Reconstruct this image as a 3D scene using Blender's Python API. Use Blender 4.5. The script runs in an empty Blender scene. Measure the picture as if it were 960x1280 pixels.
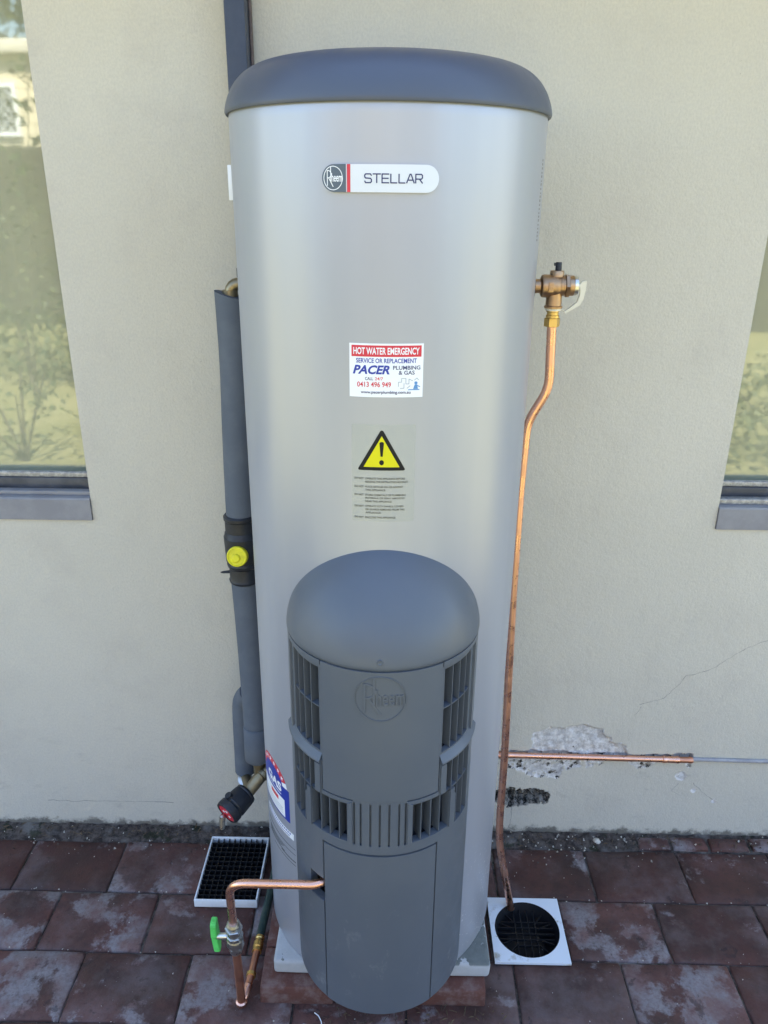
import bpy, bmesh, math, random
from mathutils import Vector, Matrix, noise
random.seed(7)
scene = bpy.context.scene
R_ = math.radians

# ------------------------------------------------------------------ camera
cam_d = bpy.data.cameras.new('camera'); cam = bpy.data.objects.new('camera', cam_d)
scene.collection.objects.link(cam); scene.camera = cam
rt = Vector((0.99983685, 0.0155451, 0.00919897))
dn = Vector((0.01431443, -0.37128783, -0.92840748))
fw = Vector((-0.01101672, 0.92838769, -0.37144977))
m = Matrix((rt, -dn, -fw)).transposed().to_4x4(); m.translation = (0.01750791, -1.82175012, 1.75912383)
cam.matrix_world = m
cam_d.sensor_width = 36; cam_d.sensor_fit = 'AUTO'; cam_d.lens = 975.697 * 36 / 1280
cam_d.clip_start = 0.05; cam_d.clip_end = 2000

# ------------------------------------------------------------------ light
SUN_EL, SUN_AZ = R_(55), R_(14)          # the sun stands behind the house, a little to the right
w = bpy.data.worlds.new('World'); scene.world = w; w.use_nodes = True
nt = w.node_tree
sky = nt.nodes.new('ShaderNodeTexSky'); sky.sky_type = 'NISHITA'; sky.sun_disc = False
sky.sun_elevation = SUN_EL; sky.sun_rotation = SUN_AZ; sky.dust_density = 1.5
bg = nt.nodes['Background']; bg.inputs[1].default_value = 0.10
nt.links.new(sky.outputs[0], bg.inputs[0])
sd = bpy.data.lights.new('sun', 'SUN'); sd.energy = 4.8; sd.angle = R_(0.5); sd.color = (1, .94, .84)
sun = bpy.data.objects.new('sun', sd); scene.collection.objects.link(sun)
sv = Vector((math.sin(SUN_AZ) * math.cos(SUN_EL), math.cos(SUN_AZ) * math.cos(SUN_EL), math.sin(SUN_EL)))
sun.rotation_euler = sv.to_track_quat('Z', 'Y').to_euler()
scene.view_settings.view_transform = 'Standard'; scene.view_settings.look = 'None'
scene.view_settings.exposure = 2.8; scene.view_settings.gamma = 1
scene.render.engine = 'CYCLES'
scene.cycles.max_bounces = 8

# ------------------------------------------------------------------ materials
def mat(name, col=(.5, .5, .5), rough=.5, metal=0., spec=.5, bevel=0.):
    mt = bpy.data.materials.new(name); mt.use_nodes = True
    b = mt.node_tree.nodes['Principled BSDF']
    b.inputs['Base Color'].default_value = (*col, 1); b.inputs['Roughness'].default_value = rough
    b.inputs['Metallic'].default_value = metal; b.inputs['Specular IOR Level'].default_value = spec
    if bevel:
        bv = mt.node_tree.nodes.new('ShaderNodeBevel'); bv.samples = 3; bv.inputs['Radius'].default_value = bevel
        mt.node_tree.links.new(bv.outputs[0], b.inputs['Normal'])
        mt['bev'] = 1
    return mt
class N:
    """small helper round a material's node tree"""
    def __init__(s, mt):
        s.t = mt.node_tree; s.b = s.t.nodes['Principled BSDF']
        s.geo = s.t.nodes.new('ShaderNodeNewGeometry'); s.pos = s.geo.outputs['Position']
    def n(s, typ, **kw):
        nd = s.t.nodes.new(typ)
        for k, v in kw.items():
            if k.startswith('i_'):
                k = k[2:]; k = int(k) if k.isdigit() else k
                if hasattr(v, 'is_output') or isinstance(v, bpy.types.NodeSocket): s.t.links.new(v, nd.inputs[k])
                else: nd.inputs[k].default_value = v
            else: setattr(nd, k, v)
        return nd
    def scale(s, v, sc, off=(0, 0, 0)):
        mp = s.n('ShaderNodeMapping'); s.t.links.new(v, mp.inputs[0]); mp.inputs['Scale'].default_value = sc; mp.inputs['Location'].default_value = off
        return mp.outputs[0]
    def noise(s, v, sc, det=4, rough=.55, dist=0.):
        nd = s.n('ShaderNodeTexNoise'); s.t.links.new(v, nd.inputs['Vector'])
        nd.inputs['Scale'].default_value = sc; nd.inputs['Detail'].default_value = det; nd.inputs['Roughness'].default_value = rough
        nd.inputs['Distortion'].default_value = dist
        return nd.outputs['Fac']
    def ramp(s, v, a, b, lo=0., hi=1.):
        nd = s.n('ShaderNodeMapRange', clamp=True, interpolation_type='SMOOTHSTEP'); s.t.links.new(v, nd.inputs[0])
        nd.inputs[1].default_value = a; nd.inputs[2].default_value = b; nd.inputs[3].default_value = lo; nd.inputs[4].default_value = hi
        return nd.outputs[0]
    def math(s, op, a, b=0.):
        nd = s.n('ShaderNodeMath', operation=op)
        for i, v in enumerate((a, b)):
            if isinstance(v, bpy.types.NodeSocket): s.t.links.new(v, nd.inputs[i])
            else: nd.inputs[i].default_value = v
        return nd.outputs[0]
    def mix(s, f, a, b):
        nd = s.n('ShaderNodeMix', data_type='RGBA')
        for i, v in ((0, f), (6, a), (7, b)):
            if isinstance(v, bpy.types.NodeSocket): s.t.links.new(v, nd.inputs[i])
            elif i == 0: nd.inputs[0].default_value = v
            else: nd.inputs[i].default_value = (*v, 1)
        return nd.outputs[2]
    def color(s, v): s.t.links.new(v, s.b.inputs['Base Color'])
    def rough(s, v): s.t.links.new(v, s.b.inputs['Roughness'])
    def bump(s, h, strength=.3, dist=.002, prev=None):
        nd = s.n('ShaderNodeBump'); nd.inputs['Strength'].default_value = strength; nd.inputs['Distance'].default_value = dist
        s.t.links.new(h, nd.inputs['Height'])
        if prev is not None: s.t.links.new(prev, nd.inputs['Normal'])
        s.t.links.new(nd.outputs[0], s.b.inputs['Normal']); return nd.outputs[0]
    def xyz(s):
        nd = s.n('ShaderNodeSeparateXYZ'); s.t.links.new(s.pos, nd.inputs[0]); return nd.outputs

def m_render():
    mt = mat('painted_render', rough=.88, spec=.2); k = N(mt); x, y, z = k.xyz()
    p = k.pos
    base = k.mix(k.ramp(k.noise(p, 1.3, 4), .3, .7), (.645, .607, .512), (.600, .565, .474))
    base = k.mix(k.math('MULTIPLY', k.ramp(k.noise(p, 5, 6, .7), .48, .72), .42), base, (.53, .49, .42))
    # sand grain of the render, then dark pin holes
    base = k.mix(k.ramp(k.noise(k.scale(p, (1, 1, .7)), 230, 3, .7), .38, .62, .0, .26), base, (.46, .435, .39))
    spk = k.ramp(k.noise(p, 120, 3, .6), .69, .76)
    base = k.mix(k.math('MULTIPLY', spk, .5), base, (.22, .20, .17))
    # grime just above the paving and loose scuffs
    tide = k.math('ADD', z, k.math('MULTIPLY', k.noise(p, 26, 5, .7), -.085))
    base = k.mix(k.ramp(tide, -.034, -.012, .85, 0), base, (.11, .10, .085))
    low = k.math('MULTIPLY', k.ramp(z, .12, .6, 1, 0), k.ramp(k.noise(k.scale(p, (5, 5, 11)), 2.2, 6, .7), .55, .70))
    base = k.mix(k.math('MULTIPLY', low, .22), base, (.27, .255, .235))
    k.color(base)
    h = k.math('ADD', k.math('MULTIPLY', k.noise(k.scale(p, (1, 1, .7)), 210, 4, .7), .8), k.noise(p, 60, 4, .6))
    b1 = k.bump(h, .6, .0030); k.bump(k.noise(k.scale(p, (1, 1, .6)), 9, 4), .25, .012, b1)
    return mt
def m_mortar():
    mt = mat('bare_mortar', rough=.95, spec=.2); k = N(mt)
    a = k.mix(k.ramp(k.noise(k.pos, 60, 6, .7), .35, .65), (.50, .48, .46), (.82, .80, .77))
    a = k.mix(k.ramp(k.noise(k.pos, 30, 5, .65), .62, .70), a, (.10, .09, .075))
    k.color(a); k.bump(k.noise(k.pos, 130, 6, .75), .8, .004); return mt
def m_cavity():
    mt = mat('cavity_rubble', rough=.95, spec=.1); k = N(mt)
    a = k.mix(k.ramp(k.noise(k.pos, 70, 5, .7), .4, .62), (.035, .032, .028), (.46, .43, .38))
    k.color(a); k.bump(k.noise(k.pos, 110, 6, .75), 1, .006); return mt
def m_paver():
    mt = mat('clay_paver', rough=.7, spec=.3); k = N(mt); p = k.pos
    oi = k.n('ShaderNodeObjectInfo'); rnd = oi.outputs['Random']
    red = k.mix(rnd, (.078, .033, .026), (.138, .062, .051))
    red = k.mix(k.ramp(k.noise(p, 5, 5, .6), .35, .7), red, (.050, .028, .023))
    red = k.mix(k.math('MULTIPLY', k.ramp(k.noise(p, 90, 4, .7), .52, .7), .5), red, (.035, .024, .021))
    offs = k.n('ShaderNodeVectorMath', operation='ADD'); k.t.links.new(p, offs.inputs[0])
    sc = k.n('ShaderNodeVectorMath', operation='SCALE'); k.t.links.new(oi.outputs['Location'], sc.inputs[0]); sc.inputs['Scale'].default_value = 7.3
    k.t.links.new(sc.outputs[0], offs.inputs[1]); q = offs.outputs[0]
    n1 = k.noise(q, 6.5, 9, .66, .12)
    n1 = k.math('ADD', n1, k.math('MULTIPLY', k.math('SUBTRACT', rnd, .5), .20))
    patch = k.ramp(n1, .54, .61)
    tone = k.mix(k.noise(p, 38, 5, .65), (.15, .132, .135), (.31, .28, .28))
    tone = k.mix(k.ramp(k.noise(p, 14, 4), .4, .65), tone, (.17, .10, .09))
    c = k.mix(k.math('MULTIPLY', patch, k.ramp(k.noise(p, 120, 3, .7), .3, .6, .55, .95)), red, tone)
    dust = k.ramp(k.noise(q, 5.0, 8, .68), .44, .70)
    c = k.mix(k.math('MULTIPLY', dust, .42), c, (.21, .168, .165))
    spk = k.ramp(k.noise(p, 210, 2, .5), .74, .78); c = k.mix(k.math('MULTIPLY', spk, .6), c, (.36, .34, .33))
    dk = k.ramp(k.noise(q, 16, 5, .65, .4), .62, .68); c = k.mix(k.math('MULTIPLY', dk, .55), c, (.030, .022, .022))
    k.color(c)
    r = k.ramp(k.noise(q, 6, 4), .35, .65, .46, .85); k.rough(r)
    h = k.math('ADD', k.noise(p, 150, 5, .7), k.math('MULTIPLY', k.noise(p, 22, 4), 1.6)); k.bump(h, .5, .003)
    return mt
def m_dirt():
    mt = mat('joint_dirt', rough=.95, spec=.15); k = N(mt)
    c = k.mix(k.ramp(k.noise(k.pos, 45, 6, .7), .35, .65), (.045, .036, .032), (.135, .112, .098))
    c = k.mix(k.ramp(k.noise(k.pos, 9, 5, .65), .5, .68), c, (.19, .175, .16))
    c = k.mix(k.math('MULTIPLY', k.ramp(k.noise(k.pos, 17, 5, .65), .56, .64), .7), c, (.022, .030, .014))
    k.color(c); k.bump(k.noise(k.pos, 140, 6, .75), .9, .005); return mt
def m_plastic(name, col, bevel=.0012, dust=.10):
    mt = mat(name, col, .42, 0, .45); k = N(mt); p = k.pos; x, y, z = k.xyz()
    scu = k.math('MULTIPLY', k.ramp(k.noise(k.scale(p, (16, 16, 9)), 1.6, 7, .68, .6), .58, .66), k.ramp(z, .25, .60, 1, 0.0))
    scu = k.math('MULTIPLY', scu, k.ramp(k.noise(p, 60, 4, .7), .35, .65))
    c = k.mix(k.math('MULTIPLY', scu, dust * 2.4), col, (.38, .38, .38))
    c = k.mix(k.math('MULTIPLY', k.ramp(k.noise(p, 6, 5), .4, .7), dust * .5), c, (.24, .24, .24))
    k.color(c)
    k.rough(k.ramp(k.noise(p, 11, 4), .3, .7, .36, .5))
    bv = k.n('ShaderNodeBevel', samples=3); bv.inputs['Radius'].default_value = bevel
    k.bump(k.noise(p, 900, 2), .05, .0004, bv.outputs[0]); return mt
def m_tank():
    mt = mat('satin_grey_steel', (.50, .505, .505), .34, .33, .5); k = N(mt); x, y, z = k.xyz()
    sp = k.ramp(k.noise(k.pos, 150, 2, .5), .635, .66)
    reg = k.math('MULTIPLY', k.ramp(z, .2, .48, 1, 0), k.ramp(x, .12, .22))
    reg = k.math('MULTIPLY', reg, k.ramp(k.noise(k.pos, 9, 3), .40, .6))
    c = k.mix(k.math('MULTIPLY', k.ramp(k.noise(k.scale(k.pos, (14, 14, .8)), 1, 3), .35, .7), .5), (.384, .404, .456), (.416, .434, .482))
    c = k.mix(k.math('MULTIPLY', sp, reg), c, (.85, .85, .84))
    k.color(c); k.rough(k.ramp(k.noise(k.scale(k.pos, (30, 30, 1.)), 1, 3), .3, .7, .31, .37))
    k.bump(k.noise(k.scale(k.pos, (3, 3, 1.5)), 1.2, 1), .035, .02); return mt
def m_copper(name='copper', c0=(.86, .49, .36), c1=(.70, .37, .26), r=.27):
    mt = mat(name, c0, r, 1.); k = N(mt)
    k.color(k.mix(k.math('MULTIPLY', k.ramp(k.noise(k.pos, 7, 3, .5), .40, .8), .45), c0, c1))
    k.rough(k.ramp(k.noise(k.pos, 45, 4), .3, .7, r - .06, r + .16)); return mt
def m_var(name, a, b, sc=20, rough=.6, metal=0, spec=.4, bump=0, bd=.002, lo=.4, hi=.65):
    mt = mat(name, a, rough, metal, spec); k = N(mt)
    k.color(k.mix(k.ramp(k.noise(k.pos, sc, 5, .65), lo, hi), a, b))
    if bump: k.bump(k.noise(k.pos, sc * 3, 5, .7), bump, bd)
    return mt
def m_slab():
    mt = mat('flaking_concrete', rough=.9, spec=.2); k = N(mt); x, y, z = k.xyz()
    grey = k.mix(k.noise(k.pos, 40, 5), (.36, .37, .37), (.50, .51, .52))
    bare = k.mix(k.noise(k.pos, 60, 5), (.10, .115, .11), (.19, .20, .19))
    f = k.math('ADD', k.noise(k.pos, 26, 6, .6), k.ramp(x, -.1, .2, -.12, .10))
    f = k.math('MULTIPLY', k.ramp(f, .52, .54), k.ramp(z, .088, .093))
    k.color(k.mix(f, grey, bare)); k.bump(k.noise(k.pos, 110, 5, .7), .4, .003); return mt
def m_glass():
    mt = bpy.data.materials.new('window_glass'); mt.use_nodes = True; t = mt.node_tree; t.nodes.remove(t.nodes['Principled BSDF'])
    g = t.nodes.new('ShaderNodeBsdfGlossy'); g.inputs['Roughness'].default_value = .03; g.inputs['Color'].default_value = (.95, .96, .92, 1)
    tr = t.nodes.new('ShaderNodeBsdfTransparent'); tr.inputs[0].default_value = (.95, .97, .93, 1)
    mx = t.nodes.new('ShaderNodeMixShader'); mx.inputs[0].default_value = .105
    t.links.new(tr.outputs[0], mx.inputs[1]); t.links.new(g.outputs[0], mx.inputs[2])
    t.links.new(mx.outputs[0], t.nodes['Material Output'].inputs[0]); return mt
def m_film():
    mt = bpy.data.materials.new('clear_film'); mt.use_nodes = True; t = mt.node_tree; b = t.nodes['Principled BSDF']
    b.inputs['Base Color'].default_value = (.62, .66, .50, 1); b.inputs['Roughness'].default_value = .18
    tr = t.nodes.new('ShaderNodeBsdfTransparent'); mx = t.nodes.new('ShaderNodeMixShader'); mx.inputs[0].default_value = .16
    t.links.new(tr.outputs[0], mx.inputs[1]); t.links.new(b.outputs[0], mx.inputs[2])
    t.links.new(mx.outputs[0], t.nodes['Material Output'].inputs[0]); return mt
def m_grass():
    mt = mat('grass', rough=.9, spec=.2); k = N(mt)
    c = k.mix(k.ramp(k.noise(k.pos, 1.1, 6, .7), .35, .65), (.165, .155, .072), (.23, .21, .11))
    c = k.mix(k.ramp(k.noise(k.pos, 14, 5, .7), .5, .7), c, (.12, .125, .04)); k.color(c)
    k.bump(k.noise(k.pos, 60, 4), .6, .03); return mt
def m_leaf(name, a, b):
    mt = mat(name, a, .55, 0, .4); k = N(mt)
    k.color(k.mix(k.ramp(k.noise(k.pos, 6, 3), .35, .65), a, b)); return mt

RENDER, MORTAR, CAVITY, PAVER, DIRT, TANK = m_render(), m_mortar(), m_cavity(), m_paver(), m_dirt(), m_tank()
HOUSING = m_plastic('grey_plastic', (.095, .111, .134)); LID = m_plastic('skylit_grey_plastic', (.075, .090, .125), .002, .03)  # lid is the same plastic, coloured bluer for the sky light on top
INNERDARK = mat('interior_dark', (.035, .04, .05), .6)
COPPER = m_copper(); COPPER_OLD = m_copper('aged_copper', (.66, .33, .22), (.42, .19, .12), .36)
BRONZE = m_copper('bronze', (.50, .33, .20), (.30, .19, .10), .38); BRASS = m_copper('brass', (.72, .50, .18), (.45, .30, .10), .3)
NICKEL = m_copper('nickel', (.48, .47, .43), (.30, .29, .25), .28); ZINC = m_copper('zinc', (.75, .75, .70), (.55, .55, .5), .3)
OLDBRASS = m_copper('tarnished_brass', (.30, .25, .16), (.16, .13, .08), .42)
FOAM = m_var('grey_foam', (.105, .122, .150), (.125, .142, .168), 12, .75, spec=.25, bump=.15, bd=.001)
BLACKP = m_var('black_plastic', (.014, .016, .022), (.024, .027, .034), 30, .45, spec=.45)
GRATE = mat('black_grate_plastic', (.008, .009, .012), .45, 0, .3)
YELLOW = m_var('yellow_plastic', (.80, .74, .02), (.70, .64, .03), 60, .4)
GREEN = m_var('green_plastic', (.12, .62, .13), (.09, .52, .10), 50, .4)
GREENPIPE = m_var('green_coated_pipe', (.018, .040, .036), (.035, .06, .05), 40, .45)
WHITEP = m_var('white_plastic', (.74, .77, .80), (.62, .63, .62), 25, .4, lo=.5, hi=.75)
CREAMP = mat('cream_plastic', (.72, .68, .55), .4)
REDPR = mat('red_print', (.62, .035, .06), .4); BLUEPR = mat('blue_print', (.02, .045, .33), .4); NAVYPR = mat('navy_print', (.02, .03, .13), .45)
BLACKPR = mat('black_print', (.012, .013, .016), .4, 0, .2); GREYPR = mat('grey_print', (.085, .115, .15), .35); WHITEPR = mat('white_print', (.84, .86, .88), .35)
YELPR = mat('yellow_print', (.70, .64, .01), .4, 0, .3); FAINTPR = mat('faint_grey_print', (.22, .22, .22), .5); SILVERPR = mat('silver_print', (.66, .70, .75), .3, .1)
LTBLUE = mat('light_blue_print', (.10, .28, .55), .4); LTGREY = mat('light_grey_print', (.42, .45, .48), .5); TEXTPR = mat('label_text_print', (.08, .085, .08), .5, 0, .2)
FILM = m_film(); GLASS = m_glass(); SLAB = m_slab()
DOWNP = m_var('navy_painted_steel', (.045, .055, .080), (.06, .07, .098), 9, .45)
CABLE = m_var('brown_cable', (.10, .075, .07), (.16, .12, .11), 40, .6)
SILL = m_var('grey_sill_paint', (.245, .242, .258), (.29, .287, .30), 12, .6, bump=.2)
FRAME = m_var('dark_window_frame', (.060, .065, .078), (.10, .105, .12), 14, .4)
TRACK = m_var('weathered_aluminium', (.30, .30, .31), (.48, .48, .48), 90, .45, metal=.4)
BLIND = m_var('cream_blind', (.50, .475, .39), (.47, .445, .365), 2, .9)
BRICK = m_var('red_brick', (.120, .048, .036), (.19, .125, .11), 22, .9, bump=.7, bd=.005, lo=.42, hi=.68)
DARKBRICK = m_var('dark_brick', (.06, .040, .034), (.15, .13, .12), 28, .9, bump=.5, bd=.004)  # darker tone for some of the plinth bricks
CONDUIT = m_var('grey_conduit', (.30, .30, .32), (.38, .38, .40), 30, .6)
STONE = m_var('white_stone', (.55, .52, .46), (.42, .38, .32), 60, .9, bump=.6)
GRASS = m_grass(); LEAFD = m_leaf('dark_leaf', (.020, .030, .010), (.045, .06, .018)); LEAFL = m_leaf('pale_leaf', (.10, .14, .04), (.20, .22, .09))
LEAFM = m_leaf('mixed_leaf', (.035, .045, .016), (.085, .095, .038)); BARK = m_var('bark', (.05, .04, .03), (.10, .08, .06), 20, .9)
FACEBRICK = m_var('cream_face_brick', (.62, .54, .38), (.54, .47, .33), 6, .9)
ROOF = m_var('roof_tile', (.16, .08, .055), (.10, .06, .05), 8, .8)
SOFFIT = mat('soffit_paint', (.55, .52, .45), .7)
REDPOST = mat('red_painted_steel', (.28, .05, .035), .5)

# ------------------------------------------------------------------ mesh helpers
COL = scene.collection
def link(o, parent=None):
    COL.objects.link(o)
    if parent: o.parent = parent
    return o
def tag(o, label, cat, group=None, kind=None):
    if label: o['label'] = label
    if cat: o['category'] = cat
    if group: o['group'] = group
    if kind: o['kind'] = kind
    return o
def empty(name, label, cat, loc=(0, 0, 0), group=None):
    o = bpy.data.objects.new(name, None); o.location = loc; o.empty_display_size = .05
    link(o); bpy.context.view_layer.update(); return tag(o, label, cat, group)
def fin(name, bm, mats, parent=None, smooth=35, merge=0.):
    if merge: bmesh.ops.remove_doubles(bm, verts=bm.verts, dist=merge)
    bmesh.ops.recalc_face_normals(bm, faces=bm.faces)
    me = bpy.data.meshes.new(name); bm.to_mesh(me); bm.free()
    for q in (mats if isinstance(mats, (list, tuple)) else [mats]): me.materials.append(q)
    if smooth:
        me.polygons.foreach_set('use_smooth', [True] * len(me.polygons)); me.set_sharp_from_angle(angle=R_(smooth))
    o = bpy.data.objects.new(name, me); link(o)
    if parent:
        o.parent = parent; o.matrix_parent_inverse = Matrix.Translation(-(parent.matrix_world.translation)) if parent.type == 'EMPTY' else Matrix.Identity(4)
    return o
def box(bm, x0, x1, y0, y1, z0, z1, bev=0., seg=2):
    r = bmesh.ops.create_cube(bm, size=1)
    for v in r['verts']:
        v.co = Vector(((x0 + x1) / 2 + v.co.x * (x1 - x0), (y0 + y1) / 2 + v.co.y * (y1 - y0), (z0 + z1) / 2 + v.co.z * (z1 - z0)))
    if bev:
        ed = list({e for v in r['verts'] for e in v.link_edges})
        bmesh.ops.bevel(bm, geom=ed, offset=bev, segments=seg, affect='EDGES', profile=.5)
def frame_to(d):
    d = Vector(d).normalized(); q = d.to_track_quat('Z', 'Y'); return q.to_matrix()
def lathe(bm, prof, org, axis, seg=24, mi=0, cap=True):
    """prof: (distance along the axis, radius) pairs"""
    M = frame_to(axis); org = Vector(org); rings = []
    for a, r in prof:
        rings.append([bm.verts.new(org + M @ Vector((r * math.cos(2 * math.pi * i / seg), r * math.sin(2 * math.pi * i / seg), a))) for i in range(seg)])
    for A, B in zip(rings, rings[1:]):
        for i in range(seg):
            f = bm.faces.new((A[i], A[(i + 1) % seg], B[(i + 1) % seg], B[i])); f.material_index = mi
    if cap:
        for rg in (rings[0], rings[-1]):
            f = bm.faces.new(rg); f.material_index = mi
def smooth_path(pts, fil=.03, n=6):
    pts = [Vector(p) for p in pts]; out = [pts[0]]
    for a, b, c in zip(pts, pts[1:], pts[2:]):
        f = min(fil, (b - a).length * .48, (c - b).length * .48)
        p0 = b + (a - b).normalized() * f; p1 = b + (c - b).normalized() * f
        for i in range(n + 1):
            t = i / n; out.append(p0 * (1 - t) ** 2 + b * 2 * t * (1 - t) + p1 * t * t)
    out.append(pts[-1]); return out
def tube(bm, pts, r, seg=14, cap=True):
    pts = [Vector(p) for p in pts]; n = len(pts); rings = []; up = None
    rs = r if isinstance(r, (list, tuple)) else [r] * n
    for i, p in enumerate(pts):
        t = (pts[min(i + 1, n - 1)] - pts[max(i - 1, 0)]).normalized()
        if up is None: up = t.orthogonal().normalized()
        up = (up - t * up.dot(t)).normalized(); s = t.cross(up)
        rings.append([bm.verts.new(p + rs[i] * (up * math.cos(2 * math.pi * k / seg) + s * math.sin(2 * math.pi * k / seg))) for k in range(seg)])
    for A, B in zip(rings, rings[1:]):
        for k in range(seg): bm.faces.new((A[k], A[(k + 1) % seg], B[(k + 1) % seg], B[k]))
    if cap: bm.faces.new(rings[0]); bm.faces.new(rings[-1])
def T(name, pts, r, mt, parent=None, fil=.03, seg=14, n=6):
    bm = bmesh.new(); tube(bm, smooth_path(pts, fil, n), r, seg); return fin(name, bm, mt, parent)
def L(name, prof, org, axis, mt, parent=None, seg=28, sm=35):
    bm = bmesh.new(); lathe(bm, prof, org, axis, seg); return fin(name, bm, mt, parent, sm)
def B(name, x0, x1, y0, y1, z0, z1, mt, parent=None, bev=0.):
    bm = bmesh.new(); box(bm, x0, x1, y0, y1, z0, z1, bev); return fin(name, bm, mt, parent)

# flat artwork laid on a cylinder: u along the skin, v up, w outwards
class Cyl:
    def __init__(s, cx, cy, r): s.cx, s.cy, s.r = cx, cy, r
    def at(s, u, v, w=0.):
        a = u / s.r; return Vector((s.cx + (s.r + w) * math.sin(a), s.cy - (s.r + w) * math.cos(a), v))
    def deg(s, d): return R_(d) * s.r
TC = Cyl(0, -.3001, .275); HC = Cyl(.0021, -.5122, .182)
def art(name, polys, cyl, w0, w1, mt, parent, step=.006, smooth=40):
    """polys: outlines (lists of (u, v)) made into thin raised shapes on the skin"""
    bm = bmesh.new()
    for pl in polys:
        vs = [bm.verts.new((u, v, 0)) for u, v in pl]
        try: bm.faces.new(vs)
        except ValueError: pass
    return art_bm(name, bm, cyl, w0, w1, mt, parent, step, smooth)
def art_bm(name, bm, cyl, w0, w1, mt, parent, step=.006, smooth=40):
    us = [v.co.x for v in bm.verts]; lo, hi = min(us), max(us); u = math.floor(lo / step) * step + step
    while u < hi:
        bmesh.ops.bisect_plane(bm, geom=bm.verts[:] + bm.edges[:] + bm.faces[:], plane_co=(u, 0, 0), plane_no=(1, 0, 0), dist=1e-6); u += step
    bmesh.ops.recalc_face_normals(bm, faces=bm.faces)
    if w1 - w0 > .0003:
        g = bmesh.ops.extrude_face_region(bm, geom=bm.faces[:])
        for v in g['geom']:
            if isinstance(v, bmesh.types.BMVert): v.co.z = 1
        for v in bm.verts: v.co.z = w0 if v.co.z < .5 else w1
    else:
        for v in bm.verts: v.co.z = w1
    for v in bm.verts: v.co = cyl.at(v.co.x, v.co.y, v.co.z)
    return fin(name, bm, mt, parent, smooth)
_tc = {}
def text_geom(s, bold=0., shear=0.):
    key = (s, bold, shear)
    if key not in _tc:
        cu = bpy.data.curves.new('t', 'FONT'); cu.body = s; cu.size = 1; cu.offset = bold; cu.shear = shear; cu.resolution_u = 3
        o = bpy.data.objects.new('t', cu); COL.objects.link(o); dg = bpy.context.evaluated_depsgraph_get()
        me = bpy.data.meshes.new_from_object(o.evaluated_get(dg))
        V = [(v.co.x, v.co.y) for v in me.vertices]; F = [tuple(p.vertices) for p in me.polygons]
        bpy.data.objects.remove(o); bpy.data.curves.remove(cu); bpy.data.meshes.remove(me)
        x0 = min(v[0] for v in V); x1 = max(v[0] for v in V); y0 = min(v[1] for v in V); y1 = max(v[1] for v in V)
        _tc[key] = ([((a - x0) / (x1 - x0), (b - y0) / (y1 - y0)) for a, b in V], F)
    return _tc[key]
def text_into(bm, s, u0, u1, v0, v1, bold=0., shear=0., rot=False):
    V, F = text_geom(s, bold, shear)
    if rot: vs = [bm.verts.new((u1 - b * (u1 - u0), v0 + a * (v1 - v0), 0)) for a, b in V]
    else: vs = [bm.verts.new((u0 + a * (u1 - u0), v0 + b * (v1 - v0), 0)) for a, b in V]
    for f in F:
        try: bm.faces.new([vs[i] for i in f])
        except ValueError: pass
def text(name, items, cyl, w0, w1, mt, parent):
    for it in items:
        bm = bmesh.new(); text_into(bm, *it); art_bm(name, bm, cyl, w0, w1, mt, parent, .05)
def rect(u0, u1, v0, v1): return [(u0, v0), (u1, v0), (u1, v1), (u0, v1)]
def rrect(u0, u1, v0, v1, r, n=5):
    out = []
    for cx, cy, a0 in ((u1 - r, v1 - r, 0), (u0 + r, v1 - r, 90), (u0 + r, v0 + r, 180), (u1 - r, v0 + r, 270)):
        for i in range(n + 1):
            a = R_(a0 + 90 * i / n); out.append((cx + r * math.cos(a), cy + r * math.sin(a)))
    return out
def ell(cx, cy, rx, ry, n=40, a0=0, a1=360): return [(cx + rx * math.cos(R_(a0 + (a1 - a0) * i / n)), cy + ry * math.sin(R_(a0 + (a1 - a0) * i / n))) for i in range(n if a1 - a0 == 360 else n + 1)]
def ring(cx, cy, rx, ry, t, n=48):
    o = ell(cx, cy, rx, ry, n); i_ = ell(cx, cy, rx - t, ry - t, n)
    return [[o[k], o[(k + 1) % n], i_[(k + 1) % n], i_[k]] for k in range(n)]
def stroke(pts, t):
    """a pen line of width t as quads"""
    out = []
    for (a, b), (c, d) in zip(pts, pts[1:]):
        l = math.hypot(c - a, d - b); nx, ny = -(d - b) / l * t / 2, (c - a) / l * t / 2
        ex, ey = (c - a) / l * t * .25, (d - b) / l * t * .25
        out.append([(a + nx - ex, b + ny - ey), (a - nx - ex, b - ny - ey), (c - nx + ex, d - ny + ey), (c + nx + ex, d + ny + ey)])
    return out
def roundel(bm, cx, cy, rx, ry, t, tl):
    """circle emblem with a tall-lettered name inside"""
    pl = ring(cx, cy, rx, ry, t)
    P = lambda a, b: (cx + a * rx, cy + b * ry)
    pl += stroke([P(-.60, .62), P(-.60, -.62)], tl)
    pl += stroke([P(-.60, .62)] + [P(-.50 + .30 * math.sin(R_(a)), .32 + .30 * math.cos(R_(a))) for a in range(0, 181, 20)] + [P(-.60, .02)], tl)
    pl += stroke([P(-.46, .02), P(-.28, -.25), P(.0, -.70)], tl)
    pl += stroke([P(-.24, .93), P(-.24, -.30)], tl)
    for q in pl:
        vs = [bm.verts.new((u, v, 0)) for u, v in q]
        bm.faces.new(vs)
    text_into(bm, 'heem', cx - .16 * rx, cx + .92 * rx, cy - .30 * ry, cy + .42 * ry, .012)

# ------------------------------------------------------------------ ground, paving
bm = bmesh.new()
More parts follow.
